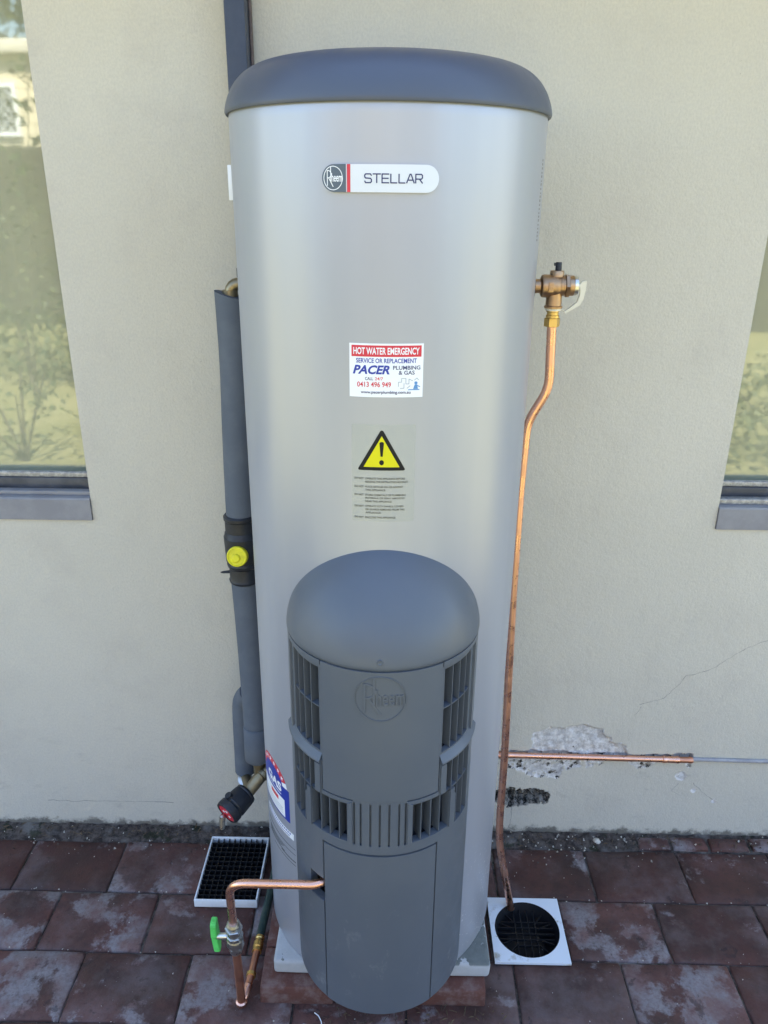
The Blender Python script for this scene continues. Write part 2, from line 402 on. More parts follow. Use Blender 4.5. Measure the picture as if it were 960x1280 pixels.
# one sheet to the horizon with the joint bed cut out of nothing: lawn lies 3 cm below the paving
for x0, x1, y0, y1 in ((-600, 600, -600, -1.70), (-600, -2.6, -1.70, 600), (2.6, 600, -1.70, 600), (-2.6, 2.6, .25, 600)):
    vs = [bm.verts.new((x, y, -.03)) for x, y in ((x0, y0), (x1, y0), (x1, y1), (x0, y1))]; bm.faces.new(vs)
fin('lawn_ground', bm, GRASS, smooth=0)['kind'] = 'structure'
PZ = -.006
bm = bmesh.new()
hx0, hx1, hy0, hy1 = .293, .469, -.431, -.255          # pit under the round drain
for x0, x1, y0, y1 in ((-2.6, hx0, -1.70, .25), (hx1, 2.6, -1.70, .25), (hx0, hx1, -1.70, hy0), (hx0, hx1, hy1, .25)):
    bm.faces.new([bm.verts.new((x, y, PZ)) for x, y in ((x0, y0), (x1, y0), (x1, y1), (x0, y1))])
pave = fin('pavement', bm, DIRT, smooth=0); pave['kind'] = 'structure'; pave['label'] = 'dark red clay paving in running bond along the wall'
def paver_mesh(wd, dp, seed, nx=8, ny=5):
    rng = random.Random(seed); bm = bmesh.new(); g = []
    xs = [-wd / 2, -wd / 2 + .004] + [-wd / 2 + wd * i / nx for i in range(1, nx)] + [wd / 2 - .004, wd / 2]
    ys = [-dp / 2, -dp / 2 + .004] + [-dp / 2 + dp * i / ny for i in range(1, ny)] + [dp / 2 - .004, dp / 2]
    o = rng.random() * 50
    for j, y in enumerate(ys):
        row = []
        for i, x in enumerate(xs):
            edge = (i in (0, len(xs) - 1)) + (j in (0, len(ys) - 1))
            z = noise.noise(Vector((x * 9 + o, y * 9, 3))) * .0022 - (.0035 if edge == 1 else .0065 if edge else 0)
            jx = (noise.noise(Vector((x * 40 + o, y * 40, 7))) + .6 * noise.noise(Vector((x * 110 + o, y * 110, 2)))) * .0021 if edge else 0
            row.append(bm.verts.new((x + jx, y + jx * .7, z)))
        g.append(row)
    for a, b in zip(g, g[1:]):
        for i in range(len(a) - 1): bm.faces.new((a[i], a[i + 1], b[i + 1], b[i]))
    rim = g[0] + [r[-1] for r in g[1:]] + g[-1][-2::-1] + [r[0] for r in g[-2:0:-1]]
    lowv = [bm.verts.new((v.co.x, v.co.y, -.035)) for v in rim]
    for k in range(len(rim)): bm.faces.new((rim[k], lowv[k], lowv[(k + 1) % len(rim)], rim[(k + 1) % len(rim)]))
    bmesh.ops.recalc_face_normals(bm, faces=bm.faces)
    me = bpy.data.meshes.new('paver'); bm.to_mesh(me); bm.free(); me.materials.append(PAVER)
    me.polygons.foreach_set('use_smooth', [True] * len(me.polygons)); me.set_sharp_from_angle(angle=R_(50)); return me
GAP = .0046
std = [paver_mesh(.267 - GAP, .1815 - GAP, s) for s in range(7)]
first = True
for r in range(9):
    yt = -.06 - .1815 * r; yb = yt - .1815
    ph = -.748 if r == 0 else (-.600 if r % 2 else -.735)
    for c in range(-7, 12):
        x0 = ph + .267 * c; x1 = x0 + .267
        if x1 < -2.35 or x0 > 2.45: continue
        me = std[random.randrange(7)]; cx = (x0 + x1) / 2; rot = random.choice((0, math.pi))
        if r == 1 and abs(x0 - .201) < .02:
            me = paver_mesh(.082 - GAP, .1815 - GAP, 31, 3, 4); cx = .201 + .041; rot = 0
        elif r == 1 and abs(x0 - .468) < .02:
            me = paver_mesh(.257 - GAP, .1815 - GAP, 32); cx = .478 + .1285; rot = 0
        o = bpy.data.objects.new('paver', me); link(o, pave)
        o.location = (cx + random.uniform(-.0012, .0012), (yt + yb) / 2 + random.uniform(-.001, .001), random.uniform(-.0025, .0025))
        o.rotation_euler = (random.uniform(-.006, .006), random.uniform(-.006, .006), rot + random.uniform(-.006, .006))
# old mortar and dirt along the foot of the wall
bm = bmesh.new(); g = []
NX, NY = 420, 14
for j in range(NY + 1):
    row = []
    for i in range(NX + 1):
        x = -2.3 + 4.6 * i / NX; y = -.066 + .074 * j / NY
        z = -.004 + .012 * (j / NY) ** 1.3 + .006 * noise.fractal(Vector((x * 26, y * 26, 0)), 1, 2, 4) + .004 * noise.noise(Vector((x * 90, y * 90, 5)))
        if j == 0: z = -.02
        row.append(bm.verts.new((x, y, z)))
    g.append(row)
for a, b in zip(g, g[1:]):
    for i in range(NX): bm.faces.new((a[i], a[i + 1], b[i + 1], b[i]))
ms = fin('mortar_strip', bm, DIRT, pave, 60)
ms['kind'] = 'structure'
for i, (x, wd) in enumerate(((.80, .09), (.905, .10), (1.02, .11), (1.145, .12), (1.28, .12))):
    me = paver_mesh(wd, .042, 60 + i, 3, 2); o = bpy.data.objects.new('paver', me); link(o, pave); o.location = (x, -.036, .008 + .002 * (i % 2)); o.rotation_euler = (.05, 0, random.uniform(-.03, .03))

# ------------------------------------------------------------------ house wall with windows
house = empty('house', 'cream rendered house wall with two windows standing behind the water heater', 'house', (0, .12, 0))
WT = 2.60
LX0, LX1, RX0, RX1, WZ0, WZ1 = -1.95, -.742, .829, 2.05, .997, 2.35
DX0, DX1, DZ0, DZ1 = .26, .99, .03, .46                # finely meshed stretch holding the broken render
PIPEZ = lambda x: .2925 - (x - .34) * .011
def fbm(x, z, s, o=0.): return noise.fractal(Vector((x * s, o, z * s)), .9, 2.1, 5)
def dig(x, z):
    """depth of the broken render at a point, and what shows there"""
    n = fbm(x, z, 22); n2 = fbm(x, z, 60, 3)
    d, k = 0., 0
    # patch above the pipe
    top = .382 - .10 * max(0, x - .56) ** 1 * 1.6 - .9 * max(0, .47 - x) ** 1.1
    a = min(top + .010 - z, z - .285, (x - .425), (.70 - x)) + .010 * n + .004 * n2
    if x > .62: a = min(a, .325 + max(0, .665 - x) * 1.1 - z + .02 * n)
    if a > 0: d, k = min(.009, a * 1.2) + .002 * n2, 1
    # chase round the pipe
    h = .0095 + .006 * n + .004 * n2 + (.008 if .38 < x < .62 and z < PIPEZ(x) else 0) + (.006 if x > .83 else 0)
    a = h - abs(z - PIPEZ(x))
    if x < .885 and a > 0:
        d2 = min(.020, a * 1.6)
        if d2 > d: d, k = d2, (1 if n2 > -.45 else 2)
    # scar under the pipe
    a = min(.289 - z, z - (.205 + .40 * abs(x - .46)), .16 - abs(x - .46)) + .022 * n + .006 * n2
    if a > .002 and d < .005: d, k = min(.005, a * .6) + .001 * n2, (0 if n2 < -.25 else 1 if n2 < .38 else 2)
    a = min(.300 - z, z - .262 - .03 * math.sin(x * 40), x - .62, .885 - x) + .012 * n + .006 * n2
    if a > .008 and d < .004: d, k = .0025, (1 if n2 < .3 else 2)
    # weep-hole cavity
    a = min(.163 - z, z - .106 - .12 * max(0, x - .40), x - .30, .487 - x) + .012 * n + .007 * n2
    if a > 0:
        d, k = min(.040 + .02 * n2, a * 3.5) + .008 * n2, 2
    # chipped spots right of the pipe
    for px, pz, pr in ((.862, .222, .016), (.905, .175, .007), (.97, .135, .008)):
        a = pr - math.hypot(x - px, z - pz) + .006 * n
        if a > 0 and d < .003: d, k = min(.003, a), 1
    return d, k
bm = bmesh.new()
def quad(p): return bm.faces.new([bm.verts.new(q) for q in p])
zs = [-.05, DZ0, DZ1, WZ0, WZ1, WT]; xs = [-2.6, LX0, LX1, DX0, RX0, DX1, RX1, 2.6]
for i in range(len(xs) - 1):
    for j in range(len(zs) - 1):
        cx, cz = (xs[i] + xs[i + 1]) / 2, (zs[j] + zs[j + 1]) / 2
        if WZ0 < cz < WZ1 and (LX0 < cx < LX1 or RX0 < cx < RX1): continue
        if DX0 < cx < DX1 and DZ0 < cz < DZ1: continue
        quad([(xs[i], 0, zs[j]), (xs[i + 1], 0, zs[j]), (xs[i + 1], 0, zs[j + 1]), (xs[i], 0, zs[j + 1])])
D = .11
for x0, x1 in ((LX0, LX1), (RX0, RX1)):
    quad([(x0, 0, WZ0), (x0, D, WZ0), (x0, D, WZ1), (x0, 0, WZ1)]); quad([(x1, 0, WZ0), (x1, D, WZ0), (x1, D, WZ1), (x1, 0, WZ1)])
    quad([(x0, 0, WZ1), (x1, 0, WZ1), (x1, D, WZ1), (x0, D, WZ1)]); quad([(x0, 0, WZ0), (x1, 0, WZ0), (x1, D, WZ0), (x0, D, WZ0)])
quad([(-2.6, 0, -.05), (-2.6, .24, -.05), (-2.6, .24, WT), (-2.6, 0, WT)]); quad([(2.6, 0, -.05), (2.6, .24, -.05), (2.6, .24, WT), (2.6, 0, WT)])
for (x0, x1, z0, z1) in ((-2.6, 2.6, -.05, WZ0), (-2.6, LX0, WZ0, WZ1), (LX1, RX0, WZ0, WZ1), (RX1, 2.6, WZ0, WZ1), (-2.6, 2.6, WZ1, WT)):
    quad([(x0, .24, z0), (x1, .24, z0), (x1, .24, z1), (x0, .24, z1)])
NX, NZ = 292, 172; g = []; kk = []
for j in range(NZ + 1):
    row = []; kr = []
    for i in range(NX + 1):
        x = DX0 + (DX1 - DX0) * i / NX; z = DZ0 + (DZ1 - DZ0) * j / NZ
        d, k = dig(x, z)
        if i in (0, NX) or j in (0, NZ): d, k = 0, 0
        row.append(bm.verts.new((x, max(d, 0), z))); kr.append(k)
    g.append(row); kk.append(kr)
for j in range(NZ):
    for i in range(NX):
        f = bm.faces.new((g[j][i], g[j][i + 1], g[j + 1][i + 1], g[j + 1][i]))
        f.material_index = max(kk[j][i], kk[j + 1][i + 1]) if max(kk[j][i], kk[j + 1][i + 1], kk[j + 1][i], kk[j][i + 1]) else 0
wall = fin('wall', bm, [RENDER, MORTAR, CAVITY], house, 45, 1e-5)
# hairline cracks and the old paint step
CRACK = mat('crack_line', (.24, .225, .20), .95)  # grey-brown tone of the crack ribbons
def crack(pts, wd):
    bm = bmesh.new(); P = []
    for (x0, z0), (x1, z1) in zip(pts, pts[1:]):
        for i in range(8):
            t = i / 8; x = x0 + (x1 - x0) * t; z = z0 + (z1 - z0) * t
            P.append((x + .004 * noise.noise(Vector((x * 60, z * 60, 1))), z + .004 * noise.noise(Vector((x * 60, z * 60, 9)))))
    P.append(pts[-1])
    for i, ((x0, z0), (x1, z1)) in enumerate(zip(P, P[1:])):
        a = wd * (.35 + .65 * abs(noise.noise(Vector((i * .37, wd * 1e3, 0))) * 2)); l = math.hypot(x1 - x0, z1 - z0) or 1
        nx, nz = -(z1 - z0) / l * a / 2, (x1 - x0) / l * a / 2
        bm.faces.new([bm.verts.new(q) for q in ((x0 + nx, -.0006, z0 + nz), (x0 - nx, -.0006, z0 - nz), (x1 - nx, -.0006, z1 - nz), (x1 + nx, -.0006, z1 + nz))])
    return fin('crack', bm, CRACK, wall, 0)
crack([(.71, .468), (.745, .478), (.775, .49), (.80, .525), (.825, .563), (.85, .57), (.89, .585), (.93, .62), (.96, .645), (1.0, .668), (1.03, .682)], .0013)
crack([(.70, .43), (.715, .46)], .001); crack([(.38, .10), (.383, .06), (.378, .02)], .0014)
crack([(.86, .20), (.84, .17), (.87, .15)], .001); crack([(.90, .20), (.93, .165), (.965, .14)], .0014)
crack([(-.995, .0905), (-.85, .093), (-.62, .0915)], .0016)
crack([(-.335, 1.82), (-.345, 1.80), (-.342, 1.77), (-.338, 1.75)], .001)
# window joinery
def window(x0, x1, side):
    wn = B('sill', x0, x1, -.006, .004, WZ0 + .001, WZ0 + .058, SILL, None)
    bpy.data.objects.remove(wn)
    bm = bmesh.new()     # sloping sill
    pr = [(-.006, WZ0 + .001), (-.006, WZ0 + .056), (-.003, WZ0 + .060), (.062, WZ0 + .066), (.062, WZ0 + .001)]
    A = [bm.verts.new((x0 + .001, y, z)) for y, z in pr]; C = [bm.verts.new((x1 - .001, y, z)) for y, z in pr]
    for i in range(5): bm.faces.new((A[i], A[(i + 1) % 5], C[(i + 1) % 5], C[i]))
    bm.faces.new(A); bm.faces.new(C)
    fr = bmesh.new()
    a, b = x0 + .001, x1 - .001
    box(fr, a, b, .040, .105, WZ0 + .068, WZ0 + .098, .003); box(fr, a, b, .040, .105, WZ1 - .035, WZ1 - .002, .003)
    box(fr, a, a + .012, .042, .103, WZ0 + .099, WZ1 - .036, .003); box(fr, b - .012, b, .042, .103, WZ0 + .099, WZ1 - .036, .003)
    w_ = fin('window', fr, FRAME, house)
    fin('sill', bm, SILL, w_, 30)
    bm = bmesh.new(); box(bm, a + .0125, b - .0125, .044, .056, WZ0 + .0985, WZ0 + .112, .002); fin('bottom_rail', bm, TRACK, w_)
    bm = bmesh.new(); box(bm, a + .0115, b - .0115, .070, .076, WZ0 + .0975, WZ1 - .0355); fin('pane', bm, GLASS, w_, 0)
    bm = bmesh.new(); box(bm, a + .0125, b - .0125, .090, .094, WZ0 + .1, WZ1 - .04); fin('blind', bm, BLIND, w_, 0)
    return w_
w1 = window(LX0, LX1, -1); w2 = window(RX0, RX1, 1)
bm = bmesh.new(); box(bm, RX0 + .002, RX1 - .002, .012, .036, WZ0 + .062, WZ0 + .076, .002); fin('sliding_track', bm, TRACK, w2)
bm = bmesh.new(); box(bm, LX0 + .002, LX1 - .002, .012, .036, WZ0 + .062, WZ0 + .072, .002); fin('sliding_track', bm, SILL, w1)
# unseen eave and roof, added to keep sun and sky off the wall
bm = bmesh.new(); box(bm, -2.9, 2.9, -.42, .30, WT + .001, WT + .02); fin('unseen_eave', bm, SOFFIT, house)
bm = bmesh.new(); box(bm, -2.9, 2.9, -.52, -.421, WT - .02, WT + .10, .012); fin('gutter', bm, DOWNP, house)
bm = bmesh.new()
P = [(-.42, WT + .05), (5.0, WT + 1.75), (5.0, WT + 1.70), (-.42, WT + .022)]
A = [bm.verts.new((-2.95, y, z)) for y, z in P]; C = [bm.verts.new((2.95, y, z)) for y, z in P]
for i in range(4): bm.faces.new((A[i], A[(i + 1) % 4], C[(i + 1) % 4], C[i]))
bm.faces.new(A); bm.faces.new(C); fin('roof', bm, ROOF, house, 0)

# downpipe with a cable strapped to it
dp = empty('downpipe', 'dark navy rectangular downpipe on the wall behind the water heater', 'downpipe', (-.302, -.04, 0))
B('pipe_body', -.3225, -.2815, -.070, -.012, .012, WT - .025, DOWNP, dp, .004)
B('cable', -.2812, -.2765, -.030, -.012, .02, WT - .03, CABLE, dp, .002)
for z in (.6, 1.6, 2.3): B('strap', -.327, -.277, -.0715, -.0005, z, z + .02, DOWNP, dp, .002)

# ------------------------------------------------------------------ plinth
bp = empty('brick_plinth', 'low row of red bricks under the concrete slab of the heater', 'plinth', (0, -.3, 0))
def brick(x0, x1, y0, y1, mt, z1=.052):
    bm = bmesh.new(); box(bm, x0, x1, y0, y1, -.002, z1, .004, 2)
    for v in bm.verts: v.co += Vector([noise.noise(v.co * 30 + Vector((x0 * 9, k * 7, 0))) * .003 for k in range(3)])
    o = fin('brick', bm, mt, bp, 50); return o
brick(-.277, -.107, -.549, -.445, BRICK); brick(-.102, .068, -.548, -.445, DARKBRICK, .050); brick(.073, .251, -.547, -.445, BRICK, .051)
brick(-.277, -.17, -.440, -.262, BRICK, .051); brick(.145, .249, -.440, -.262, DARKBRICK, .051)
brick(-.277, -.17, -.257, -.08, DARKBRICK, .051); brick(.145, .249, -.257, -.08, DARKBRICK, .051)
bm = bmesh.new(); box(bm, -.249, .262, -.515, -.045, .0535, .0955, .009, 3)
bmesh.ops.subdivide_edges(bm, edges=bm.edges[:], cuts=3, use_grid_fill=True)
for v in bm.verts: v.co.xy += Vector((noise.noise(v.co * 20), noise.noise(v.co * 20 + Vector((5, 5, 5))))) * .0025
tag(fin('concrete_slab', bm, SLAB, None, 60), 'pale flaking concrete slab between bricks and heater', 'slab')

# ------------------------------------------------------------------ water heater
heater = empty('water_heater', 'tall cylindrical grey gas water heater with sky-tinted grey lid and burner cover', 'water heater', (0, -.3, .096))
bm = bmesh.new(); lathe(bm, [(.0965, .268), (.0975, .2735), (.102, .275)] + [(.102 + 1.772 * i / 24, .275) for i in range(1, 25)] + [(1.884, .275), (1.892, .2735), (1.899, .262)], (0, -.3001, 0), (0, 0, 1), 160)
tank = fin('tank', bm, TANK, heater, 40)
pr = [(1.8905, .2745), (1.8895, .2795), (1.8925, .2812)]
for i in range(1, 37):
    ph = math.pi / 2 * (1 - (1 - i / 36) ** 2.4); pr.append((1.8925 + .0785 * math.sin(ph) ** 1.35, max(.2812 * math.cos(ph) ** .24, .002)))
L('lid', pr, (0, -.3001, 0), (0, 0, 1), LID, heater, 160, 60)

# badge
bd = art('badge', [rrect(-.0946, .0790, 1.7690, 1.8072, .0190, 8)], TC, .0002, .0042, SILVERPR, heater)
art('logo_panel', [[q for q in rrect(-.0946, .0790, 1.7690, 1.8072, .0190, 8) if q[0] < -.05] + [(-.0577, 1.7690), (-.0577, 1.8072)][::1]], TC, .0043, .0047, GREYPR, bd) if 0 else None
lp = [(-.0577, 1.8072)] + [(x, z) for x, z in rrect(-.0946, .0790, 1.7690, 1.8072, .0190, 8) if x < -.0577] + [(-.0577, 1.7690)]
art('logo_panel', [lp], TC, .0042, .0047, GREYPR, bd)
art('stripe', [rect(-.0562, -.0512, 1.7691, 1.8071)], TC, .0042, .0047, REDPR, bd)
bm = bmesh.new(); roundel(bm, -.0772, 1.7881, .0148, .0166, .0010, .0011); art_bm('logo', bm, TC, .0048, .0051, WHITEPR, bd, .05)
LET = {'S': [[(1, .82), (.86, 1), (.14, 1), (0, .86), (0, .66), (.14, .53), (.86, .49), (1, .36), (1, .14), (.86, 0), (.14, 0), (0, .18)]], 'T': [[(-.06, 1), (1.06, 1)], [(.5, 1), (.5, 0)]], 'E': [[(1, 1), (0, 1), (0, 0), (1, 0)], [(0, .51), (.92, .51)]], 'L': [[(0, 1), (0, 0), (.98, 0)]], 'A': [[(-.06, 0), (.42, 1), (.58, 1), (1.06, 0)], [(.12, .33), (.88, .33)]], 'R': [[(0, 0), (0, 1), (.86, 1), (1, .86), (1, .60), (.86, .46), (0, .46)], [(.55, .46), (1.02, 0)]]}
u = -.0300
for ch in 'STELLAR':
    wd = .0098 if ch not in 'L' else .0090; pl = []
    for q in LET[ch]: pl += stroke([(u + a * wd, 1.7822 + b * .0118) for a, b in q], .0017)
    art('lettering', pl, TC, .0043, .0047, NAVYPR, bd); u += wd + .0028

# plumber's sticker
st = art('service_sticker', [rect(-.0555, .0640, 1.4610, 1.5475)], TC, .0001, .0004, WHITEPR, heater)
art('red_panel', [rect(-.0520, .0605, 1.5265, 1.5445)], TC, 0, .0006, REDPR, st)
text('lettering', [('HOT WATER EMERGENCY', -.0490, .0572, 1.5300, 1.5412, .022)], TC, 0, .0008, WHITEPR, st)
text('lettering', [('SERVICE OR REPLACEMENT', -.0445, .0530, 1.5165, 1.5240, .016), ('PACER', -.0500, .0095, 1.4985, 1.5130, .035, .28)], TC, 0, .0007, BLUEPR, st)
text('lettering', [('PLUMBING', .0150, .0592, 1.5060, 1.5125, .012), ('& GAS', .0240, .0500, 1.4980, 1.5045, .012), ('CALL', -.0300, -.0170, 1.4888, 1.4938, .01), ('www.pacerplumbing.com.au', -.0370, .0440, 1.4655, 1.4718, .016)], TC, 0, .0007, NAVYPR, st)
text('lettering', [('24/7', -.0140, -.0010, 1.4888, 1.4938, .01), ('0413 496 949', -.0430, .0120, 1.4775, 1.4862, .014)], TC, 0, .0007, REDPR, st)
pl = []
for q in ([(.024, 1.479), (.024, 1.486), (.029, 1.486), (.029, 1.492), (.036, 1.492), (.036, 1.483), (.041, 1.483), (.041, 1.491), (.047, 1.488)], [(.027, 1.476), (.033, 1.476), (.033, 1.484)], [(.038, 1.476), (.043, 1.480)], [(.050, 1.489), (.054, 1.4925), (.057, 1.489)]):
    pl += stroke(q, .0011)
art('pipe_drawing', pl, TC, 0, .0007, LTGREY, st)
art('figure_drawing', [ell(.0525, 1.4845, .0028, .0024, 12), [(.048, 1.4745), (.056, 1.4745), (.0545, 1.482), (.0505, 1.482)], rect(.040, .0585, 1.4727, 1.4742)] + stroke([(.055, 1.480), (.0592, 1.478)], .0014), TC, 0, .0007, LTBLUE, st)

# warning label, clear film
wl_ = art('warning_label', [rrect(-.0525, .0545, 1.2425, 1.4150, .003)], TC, .0001, .00025, FILM, heater)
art('triangle', [[(-.0033, 1.4050), (-.0047, 1.4042), (-.0417, 1.3385), (-.0415, 1.3365), (-.0395, 1.3355), (.0350, 1.3355), (.0370, 1.3365), (.0372, 1.3385), (.0003, 1.4042), (-.0010, 1.4050)]], TC, 0, .00045, BLACKPR, wl_)
art('triangle_field', [[(-.0022, 1.3955), (-.0325, 1.3415), (.0281, 1.3415)]], TC, 0, .0006, YELPR, wl_)
art('exclamation_mark', [[(-.0060, 1.3830), (-.0050, 1.3850), (-.0022, 1.3858), (.0006, 1.3850), (.0016, 1.3830), (-.0004, 1.3600), (-.0040, 1.3600)], ell(-.0022, 1.3495, .0040, .0046, 16)], TC, 0, .0008, BLACKPR, wl_)
rows = [('DO NOT', 'OPERATE THIS APPLIANCE BEFORE', .0375), ('', 'READING THE INSTRUCTION BOOKLET', .0430), None, ('DO NOT', 'PLACE ARTICLES ON OR AGAINST', .0345), ('', 'THIS APPLIANCE', .0045), None, ('DO NOT', 'STORE CHEMICALS OR FLAMMABLE', .0395), ('', 'MATERIALS, OR SPRAY AEROSOLS', .0375), ('', 'NEAR THIS APPLIANCE', .0155), None, ('DO NOT', 'OPERATE WITH PANELS, COVERS', .0360), ('', 'OR GUARDS REMOVED FROM THIS', .0380), ('', 'APPLIANCE', -.0030), None, ('DO NOT', 'ENCLOSE THIS APPLIANCE', .0225)]
its = []; z = 1.3225
for r in rows:
    if r is None: z -= .0030; continue
    if r[0]: its.append((r[0], -.0480, -.0325, z - .0034, z, .006))
    its.append((r[1], -.0295, r[2], z - .0034, z, .006)); z -= .0059
text('lettering', its, TC, 0, .0005, TEXTPR, wl_)

# gas rating label low on the left
gs = art('gas_rating_label', [rect(-.362, -.2190, .4900, .5760), ell(-.2905, .5758, .0640, .0450, 24, 0, 180)], TC, 0, .0004, BLUEPR, heater)
oA = ell(-.2905, .5760, .0640, .0450, 20, 20, 180); iA = ell(-.2905, .5760, .0470, .0300, 20, 20, 180)
art('star_band', [[oA[k], oA[k + 1], iA[k + 1], iA[k]] for k in range(20)], TC, 0, .0006, REDPR, gs)
def star(cx, cy, r): return [(cx + (r if k % 2 == 0 else r * .42) * math.sin(math.pi * k / 5), cy + (r if k % 2 == 0 else r * .42) * math.cos(math.pi * k / 5)) for k in range(10)]
art('stars', [star(-.2905 + .0555 * math.cos(R_(a)), .576 + .0375 * math.sin(R_(a)), .0062) for a in (34, 56, 78, 100, 122, 144)], TC, 0, .0008, WHITEPR, gs)
oA = ell(-.2905, .5760, .0640, .0450, 4, 2, 19); iA = ell(-.2905, .5760, .0470, .0300, 4, 2, 19)
art('white_patch', [[oA[k], oA[k + 1], iA[k + 1], iA[k]] for k in range(4)] + [rect(-.352, -.2370, .4945, .5420)], TC, 0, .0006, WHITEPR, gs)
text('lettering', [('GAS', -.320, -.2480, .5560, .5790, .04)], TC, 0, .0006, WHITEPR, gs)
art('underline', [rect(-.318, -.2500, .5490, .5510)], TC, 0, .0006, WHITEPR, gs)
art('red_bar', [rect(-.302, -.2640, .5260, .5360)], TC, 0, .0008, REDPR, gs)
art('fine_lines', [rect(-.345, -.245, z, z + .0012) for z in (.500, .505, .510, .515)], TC, 0, .0008, LTGREY, gs)
ws = art('notice_strip', [rect(-.335, -.2080, .4480, .4650)], TC, 0, .0004, WHITEPR, heater)
text('lettering', [('KEEP THIS AREA CLEAR', -.328, -.214, .4580, .4630, .01)], TC, 0, .0006, BLUEPR, ws) if 0 else art('printed_rows', [rect(-.328 + i * .0075, -.3235 + i * .0075, .4585, .4625) for i in range(15)] + [rect(-.328, -.222, .4515, .4535)], TC, 0, .0006, BLUEPR, ws)
pn = art('rating_print', [rect(-.335, -.205, .4230, .4240), rect(-.335, -.205, .4080, .4087)] + [rect(-.330, -.330 + .06 + .03 * random.random(), z, z + .0012) for z in (.4035, .3990, .3945, .3900)] + [rect(-.262, -.205, .3860, .3880)] + [rect(-.300, -.205, .3765, .3772)], TC, 0, .0004, TEXTPR, heater)
# faint vertical print near the right edge
art('side_print', [rect(TC.deg(70.5) + random.uniform(-.001, 0), TC.deg(70.5) + .006, 1.695 + .0063 * i, 1.695 + .0063 * i + random.uniform(.0022, .0042)) for i in range(21)], TC, 0, .0004, FAINTPR, heater)
# white tag standing off on the left edge
bm = bmesh.new(); box(bm, -.2885, -.2740, -.294, -.2905, 1.7555, 1.8145, .001); fin('white_tag', bm, WHITEPR, heater)
# ports
L('port_grommet', [(0, .030), (.004, .033), (.006, .030), (.006, .014)], (.272, -.2805, 1.607), (1, 0, 0), BLACKP, heater)

# burner cover ----------------------------------------------------------
cover_bm = bmesh.new(); HZ0, HZ1 = .173, 1.018
def lev(a, z):
    """surface level of the cover at angle a (deg) and height z: offset, or None where it is open"""
    s = abs(a)
    if z > 1.0140: return -.003
    if 39 < s < 67 and .815 < z < .995: return None
    if 42 < s < 69 and .625 < z < .790 and not (z < .715 and s < 51.5): return None
    if 19.5 < s < 46 and .632 < z < .722: return None
    if -50 < a < -37.6 and .448 < z < .508: return None
    if 36 < s < 36.8 and z > .733: return -.005
    if s <= 36 and z > .735: return .0008
    if 16 < s < 36.8 and .731 < z < .735: return -.004
    if s > 36.8 and z > .800:
        return -.0045 if s < 72 and z < 1.004 else 0
    for c in (0, 5.5, 11.3, 15.2):
        if abs(s - c) < .55 and .629 < z < .729: return -.005
    if s < 37 and z < .603: return -.0012
    if s < 37.6 and z < .609: return -.006
    if z < .178: return -.002
    return 0.
ab = {0.}
for v in (92, 72, 69, 67, 51.5, 46, 42, 39, 37.6, 37, 36.8, 36, 19.5, 16, .55, 4.95, 6.05, 10.75, 11.85, 14.65, 15.75, 50): ab |= {v, -v}
av = sorted(ab); aa = []
for p, q in zip(av, av[1:]):
    n = max(1, math.ceil((q - p) / 1.6)); aa += [p + (q - p) * i / n for i in range(n)]
aa.append(av[-1])
zv = [HZ0, .178, .448, .508, .603, .609, .625, .629, .632, .715, .722, .729, .731, .733, .735, .790, .800, .815, .995, 1.004, 1.014, HZ1]
zz = []
for p, q in zip(zv, zv[1:]):
    n = max(1, math.ceil((q - p) / .03)); zz += [p + (q - p) * i / n for i in range(n)]
zz.append(zv[-1])
r0 = HC.r
def hp(a, z, off): return cover_bm.verts.new(HC.at(HC.deg(a), z, off))
G = [[lev((aa[i] + aa[i + 1]) / 2, (zz[j] + zz[j + 1]) / 2) for j in range(len(zz) - 1)] for i in range(len(aa) - 1)]
for i in range(len(aa) - 1):
    for j in range(len(zz) - 1):
        l = G[i][j]; a0, a1, z0, z1 = aa[i], aa[i + 1], zz[j], zz[j + 1]
        if l is not None: cover_bm.faces.new((hp(a0, z0, l), hp(a1, z0, l), hp(a1, z1, l), hp(a0, z1, l)))
        for (ii, jj, ed) in ((i + 1, j, ((a1, z0), (a1, z1))), (i, j + 1, ((a0, z1), (a1, z1)))):
            if ii >= len(aa) - 1 or jj >= len(zz) - 1: continue
            k = G[ii][jj]
            if k == l: continue
            lo, hi = (-.016 if l is None else l), (-.016 if k is None else k)
            (p0, q0), (p1, q1) = ed
            cover_bm.faces.new((hp(p0, q0, lo), hp(p1, q1, lo), hp(p1, q1, hi), hp(p0, q0, hi)))
# floor of the cover
vs = [hp(a, HZ0, -.002) for a in aa]; cover_bm.faces.new(vs)
cover = fin('burner_cover', cover_bm, HOUSING, heater, 28, 1e-6)
